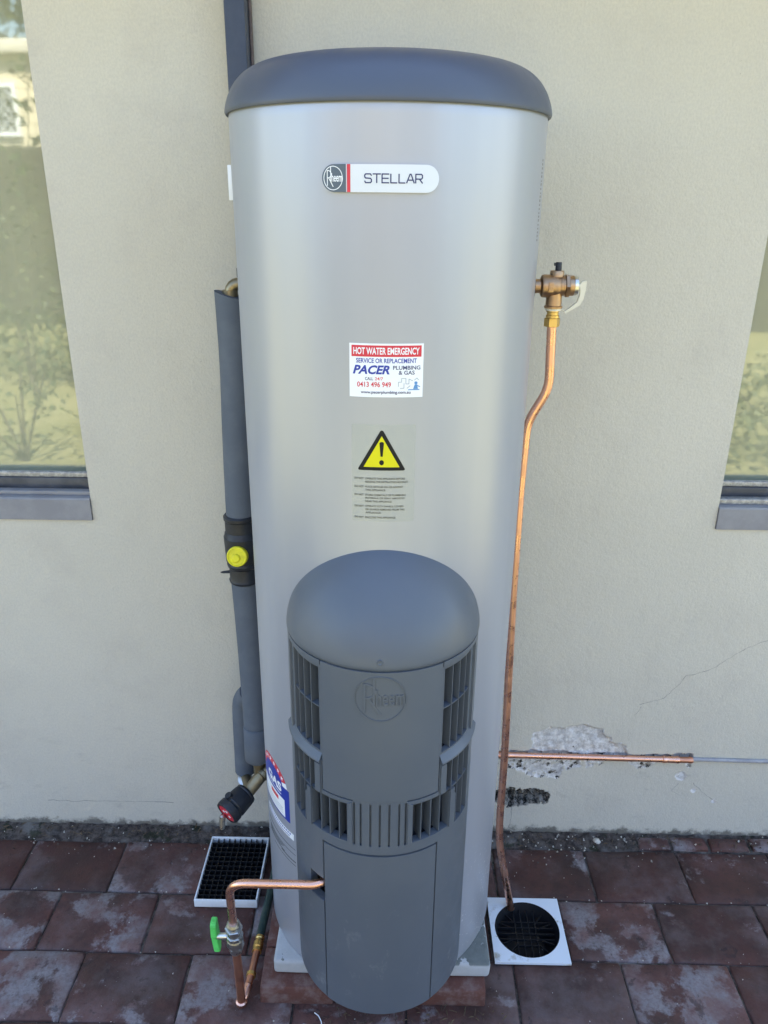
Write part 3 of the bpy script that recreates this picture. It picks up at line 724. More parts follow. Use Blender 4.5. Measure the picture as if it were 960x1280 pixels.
# domed top
pr = [(1.0165, .1795), (1.0170, .1822), (1.020, .1834)]
for i in range(1, 31):
    ph = math.pi / 2 * i / 30; pr.append((1.021 + .185 * math.sin(ph) ** 1.2, max(.1834 * math.cos(ph) ** 1.13, .001)))
L('cover_dome', pr, (HC.cx, HC.cy, 0), (0, 0, 1), HOUSING, cover, 128, 60)
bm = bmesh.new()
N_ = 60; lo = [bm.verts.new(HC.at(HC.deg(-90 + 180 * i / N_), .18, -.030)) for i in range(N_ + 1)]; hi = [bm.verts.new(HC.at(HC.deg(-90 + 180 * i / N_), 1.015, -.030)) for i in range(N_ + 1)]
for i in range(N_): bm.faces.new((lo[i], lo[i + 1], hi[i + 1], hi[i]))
fin('shade_backing', bm, INNERDARK, cover, 60)  # black-ish sheet standing in for the shade inside the cover
def vane(name, a, z0, z1, o0, o1, t=.0019):
    """upright blade standing radially in an opening"""
    bm = bmesh.new(); da = t / 2
    pts = []
    for z in (z0, z1):
        for w in (o0, o1):
            for s in (-da, da): pts.append(bm.verts.new(HC.at(HC.deg(a) + s, z, w)))
    for f in ((0, 1, 3, 2), (4, 6, 7, 5), (0, 4, 5, 1), (2, 3, 7, 6), (0, 2, 6, 4), (1, 5, 7, 3)): bm.faces.new([pts[i] for i in f])
    return fin(name, bm, HOUSING, cover, 0)
def cross(a0, a1, z, o0, o1, t=.0022):
    bm = bmesh.new(); n = max(2, int(abs(a1 - a0) / 2)); R4 = []
    for i in range(n + 1):
        a = a0 + (a1 - a0) * i / n
        R4.append([bm.verts.new(HC.at(HC.deg(a), z + dz, w)) for dz, w in ((-t / 2, o0), (t / 2, o0), (t / 2, o1), (-t / 2, o1))])
    for p, q in zip(R4, R4[1:]):
        for k in range(4): bm.faces.new((p[k], p[(k + 1) % 4], q[(k + 1) % 4], q[k]))
    bm.faces.new(R4[0]); bm.faces.new(R4[-1]); return fin('grille_bar', bm, HOUSING, cover, 30)
for s in (-1, 1):
    for a in (46.2, 53.2, 60.4): vane('slat', s * a, .8155, .9945, -.026, -.0055)
    cross(s * 39.1, s * 66.9, .910, -.020, -.0065)
    for a in (48.2, 54.8, 62.0): vane('slat', s * a, .716 if a < 51.5 else .6255, .7895, -.026, -.002)
    cross(s * 42.1, s * 68.9, .718, -.020, -.003)
    for a in (25.2, 31.8, 38.6): vane('slat', s * a, .6325, .7215, -.026, -.0015)
    # sloping ledge between the two grilles
    bm = bmesh.new(); rings = []
    for i in range(25):
        a = s * (37.4 + 45 * i / 24); e = 1.
        prf = [(.8125, -.006), (.8105, -.004), (.7985, .0055), (.7955, .0058), (.7900, .0005), (.7895, -.012), (.812, -.012)]
        rings.append([bm.verts.new(HC.at(HC.deg(a), z, w)) for z, w in prf])
    for p, q in zip(rings, rings[1:]):
        for k in range(7): bm.faces.new((p[k], p[(k + 1) % 7], q[(k + 1) % 7], q[k]))
    bm.faces.new(rings[0]); bm.faces.new(rings[-1]); fin('ledge', bm, HOUSING, cover, 25)
    # raised upright between lower grille and panel, and the angled jamb of the lower opening
    art('grille_frame', [rect(*sorted((s * HC.deg(37.6), s * HC.deg(41.9))), .7235, .7895)], HC, -.002, .0028, HOUSING, cover, .01, 30)
    art('grille_frame', [[(s * HC.deg(51.4), .6295), (s * HC.deg(51.4), .702), (s * HC.deg(46.3), .7215), (s * HC.deg(46.3), .6295)]], HC, -.002, .0030, HOUSING, cover, .01, 30)
    art('grille_frame', [[(s * HC.deg(19.4), .630), (s * HC.deg(19.4), .7235), (s * HC.deg(16.4), .7285), (s * HC.deg(16.4), .628)]], HC, -.002, .0022, HOUSING, cover, .01, 30)
bm = bmesh.new(); roundel(bm, -.001, .961, .0455, .0460, .0018, .0042); art_bm('logo', bm, HC, .0004, .0022, HOUSING, cover, .03, 30)
L('screw', [(0, .0055), (.002, .0055), (.0026, .0045), (.0014, .003), (.0012, .0001)], HC.at(-.0022, 1.034, -.001), (0, -1, .1), HOUSING, cover, 20)

# ------------------------------------------------------------------ insulated pipe on the left
hw = empty('hot_water_pipe', 'grey foam lagged pipe running down the left side of the heater', 'pipe', (-.33, -.17, .38))
T('elbow', [(-.245, -.17, 1.597), (-.322, -.17, 1.597), (-.324, -.17, 1.50)], .0125, OLDBRASS, hw, .022, 16)
L('elbow_collar', [(0, .0160), (.012, .0160)], (-.323, -.17, 1.572), (0, 0, 1), OLDBRASS, hw, 16)
bm = bmesh.new()
pts = smooth_path([(-.3215, -.17, 1.572), (-.3200, -.17, 1.44), (-.3265, -.17, 1.26), (-.3300, -.17, 1.075)], .08, 6)
tube(bm, pts, .0335, 26)
for v in bm.verts:
    if v.co.z > 1.56: v.co.z += -.30 * (v.co.x + .3215) + .002      # cut at a slant
fin('foam_sleeve', bm, FOAM, hw, 50)
T('foam_sleeve', [(-.3300, -.17, .93), (-.3265, -.17, .80), (-.3240, -.172, .66), (-.3225, -.175, .512)], .0325, FOAM, hw, .06, 26)
bm = bmesh.new(); lathe(bm, [(0, .022), (.012, .0335), (.107, .0325), (.111, .029)], (-.3240, -.178, .398), (.0, .02, 1), 26); fin('foam_sleeve', bm, FOAM, hw, 50)
T('foam_sleeve', [(-.340, -.150, .590), (-.3655, -.125, .548), (-.3690, -.120, .46), (-.3715, -.120, .318)], .0275, FOAM, hw, .05, 24, 8)
bm = bmesh.new()
for a, b in (((-.3245, -.2045, .50), (-.3245, -.2045, .905)),): pass
bm.free()
tv = empty('tempering_valve', 'black pipe union with a round yellow cap in the lagged pipe', 'valve', (-.331, -.17, 1.0))
L('valve_body', [(0, .0325), (.003, .0365), (.008, .0375), (.012, .0355), (.040, .0350), (.044, .0385), (.050, .0395), (.056, .0370)] + [(.058, .0405), (.118, .0415), (.121, .0395), (.128, .0385), (.131, .0365), (.158, .0362), (.161, .0385), (.168, .0385), (.172, .0345), (.172, .030)], (-.3285, -.17, .918), (-.018, 0, 1), BLACKP, tv, 36, 30)
L('cap', [(0, .0235), (.014, .0240), (.018, .0225), (.0185, .0205), (.0165, .0195), (.0165, .0001)], (-.334, -.205, 1.000), (-.02, -1, .25), YELLOW, tv, 32, 35)
L('cap_indicator', [(0, .010), (.004, .0095), (.006, .007), (.006, .0001)], (-.336, -.2208, 1.000), (-.02, -1, .25), YELLOW, tv, 20)
L('clip', [(0, .004), (.016, .003), (.022, .001)], (-.362, -.178, .945), (-1, -.1, -.05), BLACKP, tv, 10)
# tee and stop valve below
te = empty('pipe_tee', 'tarnished brass tee fitting under the lagged pipes', 'pipe fitting', (-.33, -.17, .36))
L('branch', [(0, .0130), (.030, .0130), (.031, .017), (.046, .017)], (-.3240, -.178, .356), (0, .01, 1), OLDBRASS, te, 6, 20)
T('body', [(-.262, -.170, .386), (-.305, -.172, .366), (-.352, -.210, .318)], .0165, OLDBRASS, te, .03, 18)
L('collar', [(0, .0165), (.002, .0195), (.012, .0195), (.014, .0165)], (-.309, -.178, .362), (-.66, -.66, -.5), OLDBRASS, te, 20)
T('elbow', [(-.3715, -.120, .335), (-.3715, -.128, .308), (-.345, -.200, .325)], .0135, OLDBRASS, te, .02, 16)
L('ring', [(0, .0135), (.001, .0195), (.006, .0195), (.007, .0135)], (-.3700, -.140, .303), (.15, -.55, 1), ZINC, te, 22)
sv_ = empty('stop_valve', 'black cylinder valve with red face hanging over the left drain', 'valve', (-.38, -.25, .28))
ax = Vector((-.60, -.74, -.28)).normalized(); o0 = Vector((-.3960, -.2620, .2990)) - ax * .076
SB = [(0, .0185), (.004, .0275), (.010, .0300), (.014, .0290), (.017, .0305), (.060, .0335), (.063, .0320), (.067, .0320), (.070, .0345), (.088, .0345), (.094, .0325), (.094, .0275), (.091, .0270), (.091, .0001)]
L('body', [(a * .82, b) for a, b in SB], o0, ax, BLACKP, sv_, 36, 30)
L('face', [(0, .0266), (.0012, .0262), (.0016, .0001)], o0 + ax * .0750, ax, REDPR, sv_, 30)
sd_ = frame_to(ax)
for q in ((.006, .011), (-.008, .004), (.010, -.006)): L('mark', [(0, .0050), (.001, .0048), (.001, .0001)], o0 + ax * .0762 + sd_ @ Vector((*q, 0)), ax, WHITEPR, sv_, 4)
L('drain_stub', [(0, .0040), (.004, .0080), (.038, .0072)], o0 + ax * .072 + Vector((-.014, .002, -.010)), (-.06, -.25, -1), NICKEL, sv_, 14)
L('knob', [(0, .010), (.007, .009), (.008, .0001)], o0 + ax * .040 + Vector((-.016, -.008, .028)), (-.35, -.2, .9), BLACKP, sv_, 14)

# ------------------------------------------------------------------ relief valve and copper drain on the right
rv = empty('relief_valve', 'bronze relief valve with cream lever on the right of the heater', 'valve', (.32, -.28, 1.61))
L('body', [(0, .0165), (.014, .0165), (.015, .0185), (.018, .0250), (.022, .0265), (.050, .0265), (.056, .0245), (.060, .0225), (.062, .0235), (.068, .0235), (.069, .0225), (.072, .0225)], (.2700, -.28, 1.6090), (1, 0, .02), BRONZE, rv, 28)
L('lock_nut', [(0, .0235), (.001, .0285), (.009, .0285), (.010, .0235)], (.3425, -.28, 1.6105), (1, 0, .02), BRONZE, rv, 6, 20)
L('end_cap', [(0, .0235), (.010, .0235), (.011, .0225)], (.3525, -.28, 1.6107), (1, 0, .02), BRONZE, rv, 26)
L('end_ring', [(0, .0228), (.008, .0228), (.009, .020), (.009, .0001)], (.3638, -.28, 1.6110), (1, 0, .02), ZINC, rv, 26)
L('outlet', [(0, .0215), (.004, .0220), (.006, .0190), (.036, .0185), (.050, .0200)], (.3200, -.28, 1.5590), (0, 0, 1), BRONZE, rv, 26)
L('neck', [(0, .0170), (.012, .0165), (.014, .0150)], (.3225, -.28, 1.6310), (0, 0, 1), BRONZE, rv, 22)
L('probe_cap', [(0, .0075), (.018, .0075), (.020, .0065), (.020, .0001)], (.3245, -.28, 1.6440), (0, 0, 1), BLACKP, rv, 16)
B('probe_tab', .3140, .3180, -.284, -.276, 1.6560, 1.6625, BLACKP, rv)
B('plate', .3000, .3125, -.3082, -.3040, 1.5975, 1.6210, BRONZE, rv, .001)
for zz_ in (1.6010, 1.6075, 1.6140): B('plate_mark', .3015, .3110, -.3092, -.3083, zz_, zz_ + .003, BRONZE, rv)
bm = bmesh.new()
LV = [(723, 358), (726, 352), (733, 350.5), (732.5, 362), (731, 373), (727, 381), (718, 386.5), (709, 391.5), (707.5, 389), (716, 383), (723, 377), (725.5, 369), (725.5, 362)]
A = [bm.verts.new((.32 + (.059 + (a - 733) * .00151) / .8, -.285, 1.61 + (.0060 - (b - 353.5) * .0015) / .8)) for a, b in LV]
bm.faces.new(A); ex = bmesh.ops.extrude_face_region(bm, geom=bm.faces[:])
for v in ex['geom']:
    if isinstance(v, bmesh.types.BMVert): v.co.y += .010
bmesh.ops.recalc_face_normals(bm, faces=bm.faces); bmesh.ops.bevel(bm, geom=bm.edges[:], offset=.0009, segments=2, affect='EDGES'); fin('lever', bm, CREAMP, rv, 40)
L('lever_pivot', [(0, .007), (.008, .007)], (.3720, -.284, 1.6110), (0, 1, 0), CREAMP, rv, 14)
L('washer', [(0, .0190), (.005, .0190)], (.3200, -.28, 1.5535), (0, 0, 1), CREAMP, rv, 22)
L('union', [(0, .0160), (.006, .0160), (.007, .0140), (.013, .0140), (.014, .0160), (.017, .0160)], (.3200, -.28, 1.5362), (0, 0, 1), BRASS, rv, 22)
L('union_nut', [(0, .0165), (.001, .0190), (.020, .0190), (.021, .0165)], (.3200, -.28, 1.5150), (0, 0, 1), BRASS, rv, 6, 20)
rv.scale = (.8, .8, .8)
T('wire', [(.338, -.285, 1.556), (.346, -.29, 1.553), (.350, -.292, 1.546)], .0013, CREAMP, rv, .004, 6)
dpipe = T('drain_pipe', [(.3203, -.28, 1.540), (.3265, -.276, 1.412), (.2900, -.268, 1.338), (.2875, -.264, 1.20), (.2895, -.262, .95), (.3010, -.262, .48), (.3010, -.264, .30), (.3050, -.268, .22), (.3480, -.276, .006)], .0093, COPPER, None, .026, 16, 6)
tag(dpipe, 'bent copper pipe dropping from the relief valve into the round drain', 'pipe')

# ------------------------------------------------------------------ copper pipe along the wall
cw = empty('wall_pipe', 'straight copper pipe lying along the broken render right of the heater', 'pipe', (.6, -.01, .29))
T('pipe_run', [(.06, -.008, PIPEZ(.06) + .001), (.795, -.008, PIPEZ(.795))], .0085, COPPER, cw, .01, 14)
L('coupling', [(0, .0085), (.001, .0105), (.008, .0105), (.010, .0095), (.038, .0095), (.040, .0105), (.047, .0105), (.048, .0085)], (.795, -.008, PIPEZ(.795)), (1, 0, -.011), COPPER, cw, 18)
L('reducer', [(0, .0085), (.022, .0085), (.030, .0100), (.038, .0080)], (.843, -.008, PIPEZ(.843)), (1, 0, -.011), COPPER_OLD, cw, 16)
L('joint_band', [(0, .0100), (.006, .0100)], (.330, -.008, PIPEZ(.33)), (1, 0, -.011), COPPER_OLD, cw, 16)
tag(T('conduit', [(.880, -.004, .2865), (2.5, -.004, .262)], .0058, CONDUIT, None, .01, 12), 'thin grey conduit continuing from the copper pipe along the wall', 'conduit')

# ------------------------------------------------------------------ gas line in front on the left
gp = empty('gas_pipe', 'copper gas pipe rising from the paving and bending into the burner cover', 'pipe', (-.32, -.555, 0))
T('riser', [(-.3195, -.555, .010), (-.3190, -.567, .19)], .0098, COPPER_OLD, gp, .02, 16)
T('upper_bend', [(-.3150, -.586, .268), (-.3085, -.622, .4540), (-.118, -.650, .4840), (-.085, -.618, .4880)], .0088, COPPER, gp, .045, 16, 10)
L('floor_collar', [(0, .0100), (.001, .0135), (.010, .0135), (.013, .0100)], (-.3195, -.555, .006), (0, -.06, 1), COPPER, gp, 18)
T('floor_elbow', [(-.3195, -.555, .012), (-.3150, -.545, .016), (-.309, -.520, .022)], .0098, COPPER, gp, .01, 14)
T('floor_run', [(-.309, -.520, .022), (-.3035, -.425, .024)], .0088, COPPER_OLD, gp, .01, 14)
L('floor_band', [(0, .0095), (.001, .0118), (.009, .0118), (.010, .0095)], (-.3075, -.500, .0225), (.05, 1, .02), BRASS, gp, 16)
L('floor_union', [(0, .0120), (.004, .0120), (.005, .0098), (.010, .0098), (.012, .0128), (.026, .0128), (.027, .0098), (.034, .0098), (.036, .0118), (.042, .0118)], (-.3040, -.435, .024), (.05, 1, .02), BRASS, gp, 18)
gpg = T('green_pipe', [(-.3025, -.393, .025), (-.296, -.27, .030), (-.290, -.06, .036)], .0105, GREENPIPE, gp, .02, 16)
gv = empty('gas_valve', 'nickel ball valve with a green lever handle on the gas pipe', 'valve', (-.317, -.575, .23))
d_ = (Vector((-.3150, -.586, .268)) - Vector((-.3190, -.567, .19))).normalized(); g0 = Vector((-.3190, -.567, .190))
VB = [(0, .0105), (.004, .0130), (.012, .0150), (.022, .0170), (.026, .0155), (.028, .0175), (.046, .0175), (.049, .0150), (.052, .0170), (.058, .0165), (.060, .0140), (.064, .0155), (.074, .0150), (.076, .0120), (.080, .0140), (.090, .0135), (.094, .0100)]
L('body', [(a * 1.36, b * 1.04) for a, b in VB], g0, d_, NICKEL, gv, 24, 25)
for hz in (.026, .070, .098): L('hex_collar', [(0, .0160), (.001, .0190), (.011, .0190), (.012, .0160)], g0 + d_ * hz, d_, NICKEL, gv, 6, 20)
hc_ = g0 + d_ * .070
L('stem', [(0, .0075), (.026, .0070)], hc_ + Vector((-.012, 0, 0)), (-1, -.05, 0), ZINC, gv, 16)
bm = bmesh.new()
pl = [(-.046, .010), (-.0455, -.004), (-.040, -.009), (-.006, -.010), (-.001, -.007), (.036, -.0085), (.040, -.005), (.040, .004), (.036, .0075), (.004, .0085), (-.004, .0105), (-.040, .011)]
for y_ in (0, .010):
    pass
c0 = hc_ + Vector((-.037, 0, -.002))
A = [bm.verts.new(c0 + Vector((0, q * 1.15, -p))) for p, q in pl]
bm.faces.new(A); ex = bmesh.ops.extrude_face_region(bm, geom=bm.faces[:])
for v in ex['geom']:
    if isinstance(v, bmesh.types.BMVert): v.co.x -= .0125
for v in bm.verts:
    if v.co.z < c0.z: v.co.x += .004
bmesh.ops.recalc_face_normals(bm, faces=bm.faces)
bmesh.ops.bevel(bm, geom=bm.edges[:], offset=.0015, segments=2, affect='EDGES'); fin('handle', bm, GREEN, gv, 35)

# ------------------------------------------------------------------ drains
gt = empty('drain_grate', 'white framed rectangular drain with black grid left of the heater', 'drain', (-.412, -.177, 0))
gx0, gx1, gy0, gy1, gz0, gz1 = -.4955, -.3275, -.2890, -.0655, .0045, .030
bm = bmesh.new(); t_ = .0045
box(bm, gx0, gx1, gy0, gy0 + t_, gz0, gz1, .0015); box(bm, gx0, gx1, gy1 - t_, gy1, gz0, gz1, .0015)
box(bm, gx0, gx0 + t_, gy0 + t_, gy1 - t_, gz0, gz1 - .0004, .0012); box(bm, gx1 - t_, gx1, gy0 + t_, gy1 - t_, gz0, gz1 - .0004, .0012)
fin('frame', bm, WHITEP, gt)
B('basin', gx0 + t_, gx1 - t_, gy0 + t_, gy1 - t_, .0046, .0066, GRATE, gt)
for i in range(1, 10):
    x = gx0 + t_ + (gx1 - gx0 - 2 * t_) * i / 10; B('grate_bar', x - .0012, x + .0012, gy0 + t_, gy1 - t_, .012, .0255, GRATE, gt)
for i in range(1, 13):
    y = gy0 + t_ + (gy1 - gy0 - 2 * t_) * i / 13; B('grate_bar', gx0 + t_, gx1 - t_, y - .0012, y + .0012, .0115, .0250, GRATE, gt)

rd = empty('round_drain', 'square white drain plate with a round black grate right of the heater', 'drain', (.382, -.343, 0))
cx, cy, rr = .3805, -.3430, .0830
bm = bmesh.new(); sq = []; n = 64
x0, x1, y0, y1 = .2865, .4755, -.4395, -.2470
for zt in (.0055, .0125):
    cir = [bm.verts.new((cx + rr * math.cos(2 * math.pi * i / n), cy + rr * math.sin(2 * math.pi * i / n), zt)) for i in range(n)]
    out = []
    for i in range(n):
        a = 2 * math.pi * i / n; dx, dy = math.cos(a), math.sin(a)
        tt = min(((x1 - cx) / dx if dx > 1e-9 else (x0 - cx) / dx if dx < -1e-9 else 9), ((y1 - cy) / dy if dy > 1e-9 else (y0 - cy) / dy if dy < -1e-9 else 9))
        out.append(bm.verts.new((cx + dx * tt, cy + dy * tt, zt)))
    for (qx, qy) in ((x0, y0), (x1, y0), (x1, y1), (x0, y1)):
        b_ = min(out, key=lambda v: (v.co.x - qx) ** 2 + (v.co.y - qy) ** 2); b_.co.x, b_.co.y = qx, qy
    sq.append((cir, out))
(c0_, o0_), (c1_, o1_) = sq
for i in range(n):
    j = (i + 1) % n
    bm.faces.new((c1_[i], c1_[j], o1_[j], o1_[i])); bm.faces.new((o0_[i], o0_[j], o1_[j], o1_[i])); bm.faces.new((c0_[i], c0_[j], c1_[j], c1_[i]))
fin('plate', bm, m_var('grubby_white_plastic', (.70, .75, .80), (.36, .33, .26), 26, .45, lo=.55, hi=.72), rd, 30)
bm = bmesh.new()
lathe(bm, [(.0125, rr - .0005), (.009, rr - .002), (-.006, .076), (-.030, .066), (-.050, .050), (-.055, .0001)], (cx, cy, 0), (0, 0, 1), 48, cap=False); fin('basin', bm, GRATE, rd, 40)
def gbar(p, q, h=.006, t=.0022):
    bm = bmesh.new(); p, q = Vector(p), Vector(q); d = (q - p).normalized(); s = Vector((-d.y, d.x, 0)).normalized() * t / 2; u = Vector((0, 0, h))
    vs = [bm.verts.new(a + b + c) for a in (p, q) for b in (-s, s) for c in (-u, Vector((0, 0, 0)))]
    for f in ((0, 1, 3, 2), (4, 6, 7, 5), (0, 4, 5, 1), (2, 3, 7, 6), (0, 2, 6, 4), (1, 5, 7, 3)): bm.faces.new([vs[i] for i in f])
    return fin('grate_bar', bm, GRATE, rd, 0)
for k, y in enumerate((.034, .017, .0, -.017)):
    hw_ = math.sqrt(.073 ** 2 - y * y); gbar((cx - hw_, cy + y, -.004), (cx + hw_, cy + y, -.004))
gbar((cx - .026, cy - .034, -.005), (cx + .026, cy - .034, -.005))
for k, x in enumerate((-.026, -.009, .009, .026)):
    hw_ = math.sqrt(.073 ** 2 - x * x); gbar((cx + x, cy - hw_, -.0045), (cx + x, cy + hw_, -.0045))
for a in (205, 228, 312, 335, 155, 25, 130, 50):
    c_, s_ = math.cos(R_(a)), math.sin(R_(a)); gbar((cx + .036 * c_, cy + .036 * s_, -.0047), (cx + .074 * c_, cy + .074 * s_, -.0037))

# ------------------------------------------------------------------ small things lying about
def pebble(name, x, y, z, r, mt, sq=(1, .8, .65), seed=0):
    bm = bmesh.new(); bmesh.ops.create_icosphere(bm, subdivisions=3, radius=r)
    for v in bm.verts:
        v.co *= 1 + .35 * noise.noise(v.co * (1.1 / r) + Vector((seed, 0, 0))); v.co = Vector((x + v.co.x * sq[0], y + v.co.y * sq[1], z + v.co.z * sq[2]))
    return fin(name, bm, mt, None, 40)
tag(pebble('stone', .632, -.040, .014, .011, STONE), 'small white stone lying against the foot of the wall', 'stone')
P = [(-.147 + .016 * math.sin(t * .62) * (1 + .1 * t), -.586 - .0042 * t + .012 * math.cos(t * .9), .006 + .003 * abs(math.sin(t))) for t in range(13)]
tag(T('string', P, .0012, WHITEPR, None, .004, 6, 3), 'curly scrap of white string on the paving below the burner cover', 'string')
bm = bmesh.new(); rng = random.Random(4)
for k in range(900):
    if k < 240: x = rng.uniform(-1.2, 1.2); y = rng.uniform(-.10, -.006); s = rng.uniform(.0012, .0045)
    elif k < 500: x = rng.uniform(-1.1, 1.1); y = rng.uniform(-.75, -.06); s = rng.uniform(.0008, .0026)
    elif k < 780: x = rng.uniform(-1.1, 1.1); y = -.06 - .1815 * rng.randint(0, 3) + rng.gauss(0, .004); s = rng.uniform(.0010, .0034)
    else: x = .56 + rng.gauss(0, .14); y = rng.uniform(-.055, -.010) if rng.random() < .7 else rng.uniform(-.13, -.05); s = rng.uniform(.0012, .0050)
    if -.30 < x < .27 and y > -.56: continue
    z = .002 + (.008 if y > -.05 else 0)
    M = Matrix.Rotation(rng.random() * 6, 3, 'Z') @ Matrix.Rotation(rng.random() * 6, 3, 'X')
    vs = [bm.verts.new(Vector((x, y, z + s * .4)) + M @ (Vector(c) * s * rng.uniform(.6, 1.2))) for c in ((1, 0, -.5), (-.6, .8, -.4), (-.5, -.8, -.5), (0, .1, .7))]
    mi = 0 if rng.random() < .45 else 1
    for f in ((0, 1, 2), (0, 1, 3), (1, 2, 3), (2, 0, 3)): bm.faces.new([vs[i] for i in f]).material_index = mi
o = fin('plaster_crumbs', bm, [STONE, DIRT], None, 0); tag(o, 'plaster crumbs and grit scattered over the paving', 'debris', kind='stuff')
bm = bmesh.new()
for k in range(260):
    if k < 170: x = rng.uniform(-1.15, -.30) if rng.random() < .6 else rng.uniform(.32, 1.15); y = rng.uniform(-.058, -.012); z = .008
    else: x = rng.uniform(-.14, .30); y = rng.uniform(-.61, -.553); z = .001
    a = rng.random() * 6.28; l = rng.uniform(.006, .022); t = rng.uniform(.0006, .0014); h = rng.uniform(.001, .008)
    c, s = math.cos(a), math.sin(a)
    vs = [bm.verts.new(q) for q in ((x - s * t, y + c * t, z), (x + s * t, y - c * t, z), (x + c * l + s * t * .3, y + s * l - c * t * .3, z + h), (x + c * l * .5 - s * t, y + s * l * .5 + c * t, z + h * 1.2))]
    bm.faces.new(vs)
o = fin('leaf_litter', bm, m_var('dry_straw', (.14, .10, .06), (.07, .05, .035), 30, .9), None, 0); tag(o, 'dry straw and leaf scraps along the paving joints', 'litter', kind='stuff')

# ------------------------------------------------------------------ garden across the way (seen in the window glass)
nb = empty('neighbour_house', 'cream brick house across the garden mirrored in the left window', 'house', (-6, -12.6, 0))
NB = m_var('cream_brickwork', (.62, .54, .38), (.54, .47, .33), 6, .9)
k = N(NB); bt = k.n('ShaderNodeTexBrick'); k.t.links.new(k.scale(k.pos, (1, 1, 1)), bt.inputs['Vector'])
mpv = k.n('ShaderNodeCombineXYZ'); X, Y, Z = k.xyz(); k.t.links.new(X, mpv.inputs[0]); k.t.links.new(Z, mpv.inputs[1]); k.t.links.new(mpv.outputs[0], bt.inputs['Vector'])
bt.inputs['Scale'].default_value = 1; bt.inputs['Brick Width'].default_value = .45; bt.inputs['Row Height'].default_value = .17; bt.inputs['Mortar Size'].default_value = .012
bt.inputs['Color1'].default_value = (.64, .57, .42, 1); bt.inputs['Color2'].default_value = (.58, .51, .37, 1); bt.inputs['Mortar'].default_value = (.40, .35, .26, 1)
k.color(bt.outputs['Color'])
bm = bmesh.new(); box(bm, -14, 8, -16, -12.5, -.02, 3.9); fin('wall', bm, NB, nb, 0)
bm = bmesh.new(); box(bm, -14.2, 8.2, -16.2, -12.3, 3.9, 4.1, .02); fin('roof', bm, SOFFIT, nb)
for x in (-7.35, -11.0, 4.0):
    bm = bmesh.new(); box(bm, x, x + 1.0, -12.498, -12.46, 2.75, 3.42); wf = fin('window', bm, INNERDARK, nb)
    bm = bmesh.new()
    box(bm, x - .06, x, -12.50, -12.42, 2.69, 3.48); box(bm, x + 1, x + 1.06, -12.50, -12.42, 2.69, 3.48); box(bm, x, x + 1, -12.50, -12.42, 2.69, 2.75); box(bm, x, x + 1, -12.50, -12.42, 3.42, 3.48)
    fin('frame', bm, WHITEP, wf, 0)
    bm = bmesh.new()
    for i in range(-5, 9):
        for s in (1, -1):
            a = Vector((x + i * .14, -12.45, 2.76)); b = a + Vector((.66, 0, .66)) if s > 0 else Vector((x + i * .14, -12.45, 3.42)) + Vector((0, 0, 0))
            if s < 0: a, b = b, b + Vector((.66, 0, -.66))
            d = b - a; t0, t1 = 0., 1.
            if a.x < x: t0 = (x - a.x) / d.x
            if b.x > x + 1: t1 = (x + 1 - a.x) / d.x
            if t1 - t0 > .05: tube(bm, [a + d * t0, a + d * t1], .008, 4)
    fin('lattice', bm, WHITEP, wf, 0)
tag(L('post', [(0, .09), (8.5, .09)], (-8.6, -17.0, -.03), (0, 0, 1), REDPOST, None, 12), 'red steel post in the garden mirrored in the left window', 'post')
def leaves(bm, c, rad, n, size, rng, flat=1.):
    for _ in range(n):
        while True:
            v = Vector((rng.uniform(-1, 1), rng.uniform(-1, 1), rng.uniform(-1, 1)))
            if v.length < 1: break
        v = v.normalized() * v.length ** .6
        p = Vector(c) + Vector((v.x * rad[0], v.y * rad[1], v.z * rad[2])); s = size * rng.uniform(.6, 1.3)
        M = Matrix.Rotation(rng.random() * 6.28, 3, 'Z') @ Matrix.Rotation(rng.uniform(-1.2, 1.2), 3, 'X') @ Matrix.Rotation(rng.uniform(-1, 1), 3, 'Y')
        vs = [bm.verts.new(p + M @ (Vector(q) * s)) for q in ((0, 0, 0), (.35, .5, .06), (0, 1.1, 0), (-.35, .5, .06))]
        bm.faces.new(vs)
def shrub(name, label, cat, x, y, clumps, lm, size, stems, n, group=None):
    rng = random.Random(int(abs(x * 100 + y * 10))); e = empty(name, label, cat, (x, y, -.03), group)
    bm = bmesh.new()
    for c, r in clumps: leaves(bm, (x + c[0], y + c[1], c[2]), r, n, size, rng)
    fin('foliage', bm, lm, e, 0)
    bm = bmesh.new()
    for c, r in clumps[:stems]:
        tube(bm, smooth_path([(x, y, -.05), (x + c[0] * .3, y + c[1] * .3, c[2] * .4), (x + c[0], y + c[1], c[2] + r[2] * .6)], .3), [.016] + [.010] * 7 + [.004], 6)
    fin('stem', bm, BARK, e, 60)
shrub('shrub', 'open leafy shrub mirrored at the foot of the left window', 'shrub', -2.65, -3.4, [((0, 0, .30), (.28, .22, .25)), ((.30, .1, .55), (.22, .2, .25)), ((-.30, 0, .65), (.30, .25, .25)), ((.05, -.1, .80), (.30, .25, .2)), ((-.6, 0, .45), (.2, .2, .25))], LEAFD, .055, 5, 60)
shrub('shrub', 'large dark shrub mirrored in the middle of the left window', 'shrub', -4.6, -6.4, [((0, 0, .9), (.8, .6, .7)), ((.8, .1, 1.2), (.7, .6, .7)), ((-.8, 0, 1.3), (.8, .6, .7)), ((.2, -.1, 1.7), (.8, .5, .5)), ((1.5, 0, .8), (.6, .5, .6))], LEAFM, .06, 4, 300)
fc = empty('fence', 'dark brown garden fence mirrored under the cream brick house', 'fence', (-3, -9.9, -.03))
bm = bmesh.new()
for i in range(150): box(bm, -15 + i * .16, -15 + i * .16 + .154, -9.93 - .012 * (i % 2), -9.90 - .012 * (i % 2), -.02, 2.40)
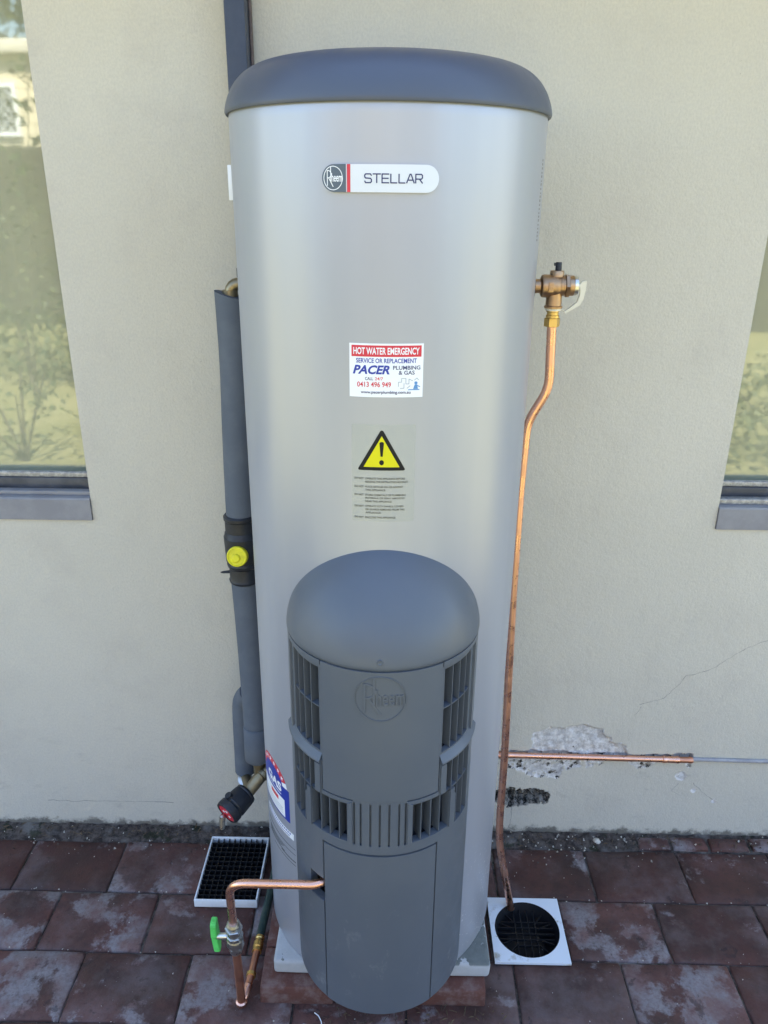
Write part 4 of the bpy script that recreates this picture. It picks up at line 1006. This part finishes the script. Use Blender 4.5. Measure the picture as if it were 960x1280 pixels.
o = fin('boards', bm, m_var('dark_fence_brown', (.035, .03, .024), (.055, .045, .036), 9, .9), fc, 0); o['kind'] = 'stuff'  # boards in a mottled dark brown
for i in range(11): B('post', -15 + i * 2.4, -14.9 + i * 2.4, -10.05, -9.95, -.03, 2.42, BARK, fc)
for i, x in enumerate((-12, -8.2, -3.5, 3.2, 9)):
    rng = random.Random(90 + i); y = -19 - (i % 2) * 2
    tr = empty('tree', ('dark tree at the far left end behind the brick house', 'dark tree behind the lattice windows of the brick house', 'dark tree behind the middle of the brick house roof', 'dark tree behind the right hand lattice window of the brick house', 'dark tree standing clear of the brick house on the right')[i], 'tree', (x, y, -.03), 'trees behind the neighbouring house')
    bm = bmesh.new()
    for _ in range(9): leaves(bm, (x + rng.uniform(-1.8, 1.8), y + rng.uniform(-1, 1), 6 + rng.uniform(-1.6, 2.0)), (1.3, 1.1, 1.1), 260, .26, rng)
    fin('crown', bm, LEAFD, tr, 0)
    bm = bmesh.new(); tube(bm, [(x, y, -.05), (x + .1, y, 2.5), (x, y + .1, 6.5)], [.24, .18, .06], 10); fin('trunk', bm, BARK, tr, 60)
for i, (x, y, h_, lb) in enumerate(((-7.4, -6.8, .9, 'round bush at the far left of the garden bed in front of the fence'), (-5.9, -5.9, .7, 'low bush left of the large dark shrub in the garden bed'), (-3.3, -6.0, .8, 'low bush right of the large dark shrub in the garden bed'), (3.0, -3.6, .75, 'added low bush nearest the right window in the garden'), (4.2, -4.6, 1.0, 'added round bush behind the nearest bush opposite the right window'), (5.6, -5.6, 1.2, 'added tall bush in the middle of the bed opposite the right window'), (7.4, -6.6, 1.3, 'added tall bush at the far right of the garden bed'))):  # right-hand bushes added to cover the bright lawn mirrored in that pane
    shrub('shrub', lb, 'shrub', x, y, [((0, 0, h_ * .5), (.7, .5, h_ * .5)), ((.5, .1, h_ * .45), (.6, .5, h_ * .42)), ((-.5, -.1, h_ * .45), (.6, .5, h_ * .42))], LEAFM, .06, 3, 420, 'bushes in the garden bed')
# a leafy branch hanging near the glass, outlined against the brick
br = shrub('tree', 'slender young tree whose leaves are mirrored against the cream brickwork', 'tree', -3.35, -5.2, [((0, 0, 2.2), (.35, .3, .5)), ((.35, 0, 2.5), (.3, .3, .3)), ((-.3, 0, 2.9), (.4, .3, .4))], LEAFD, .10, 3, 40)
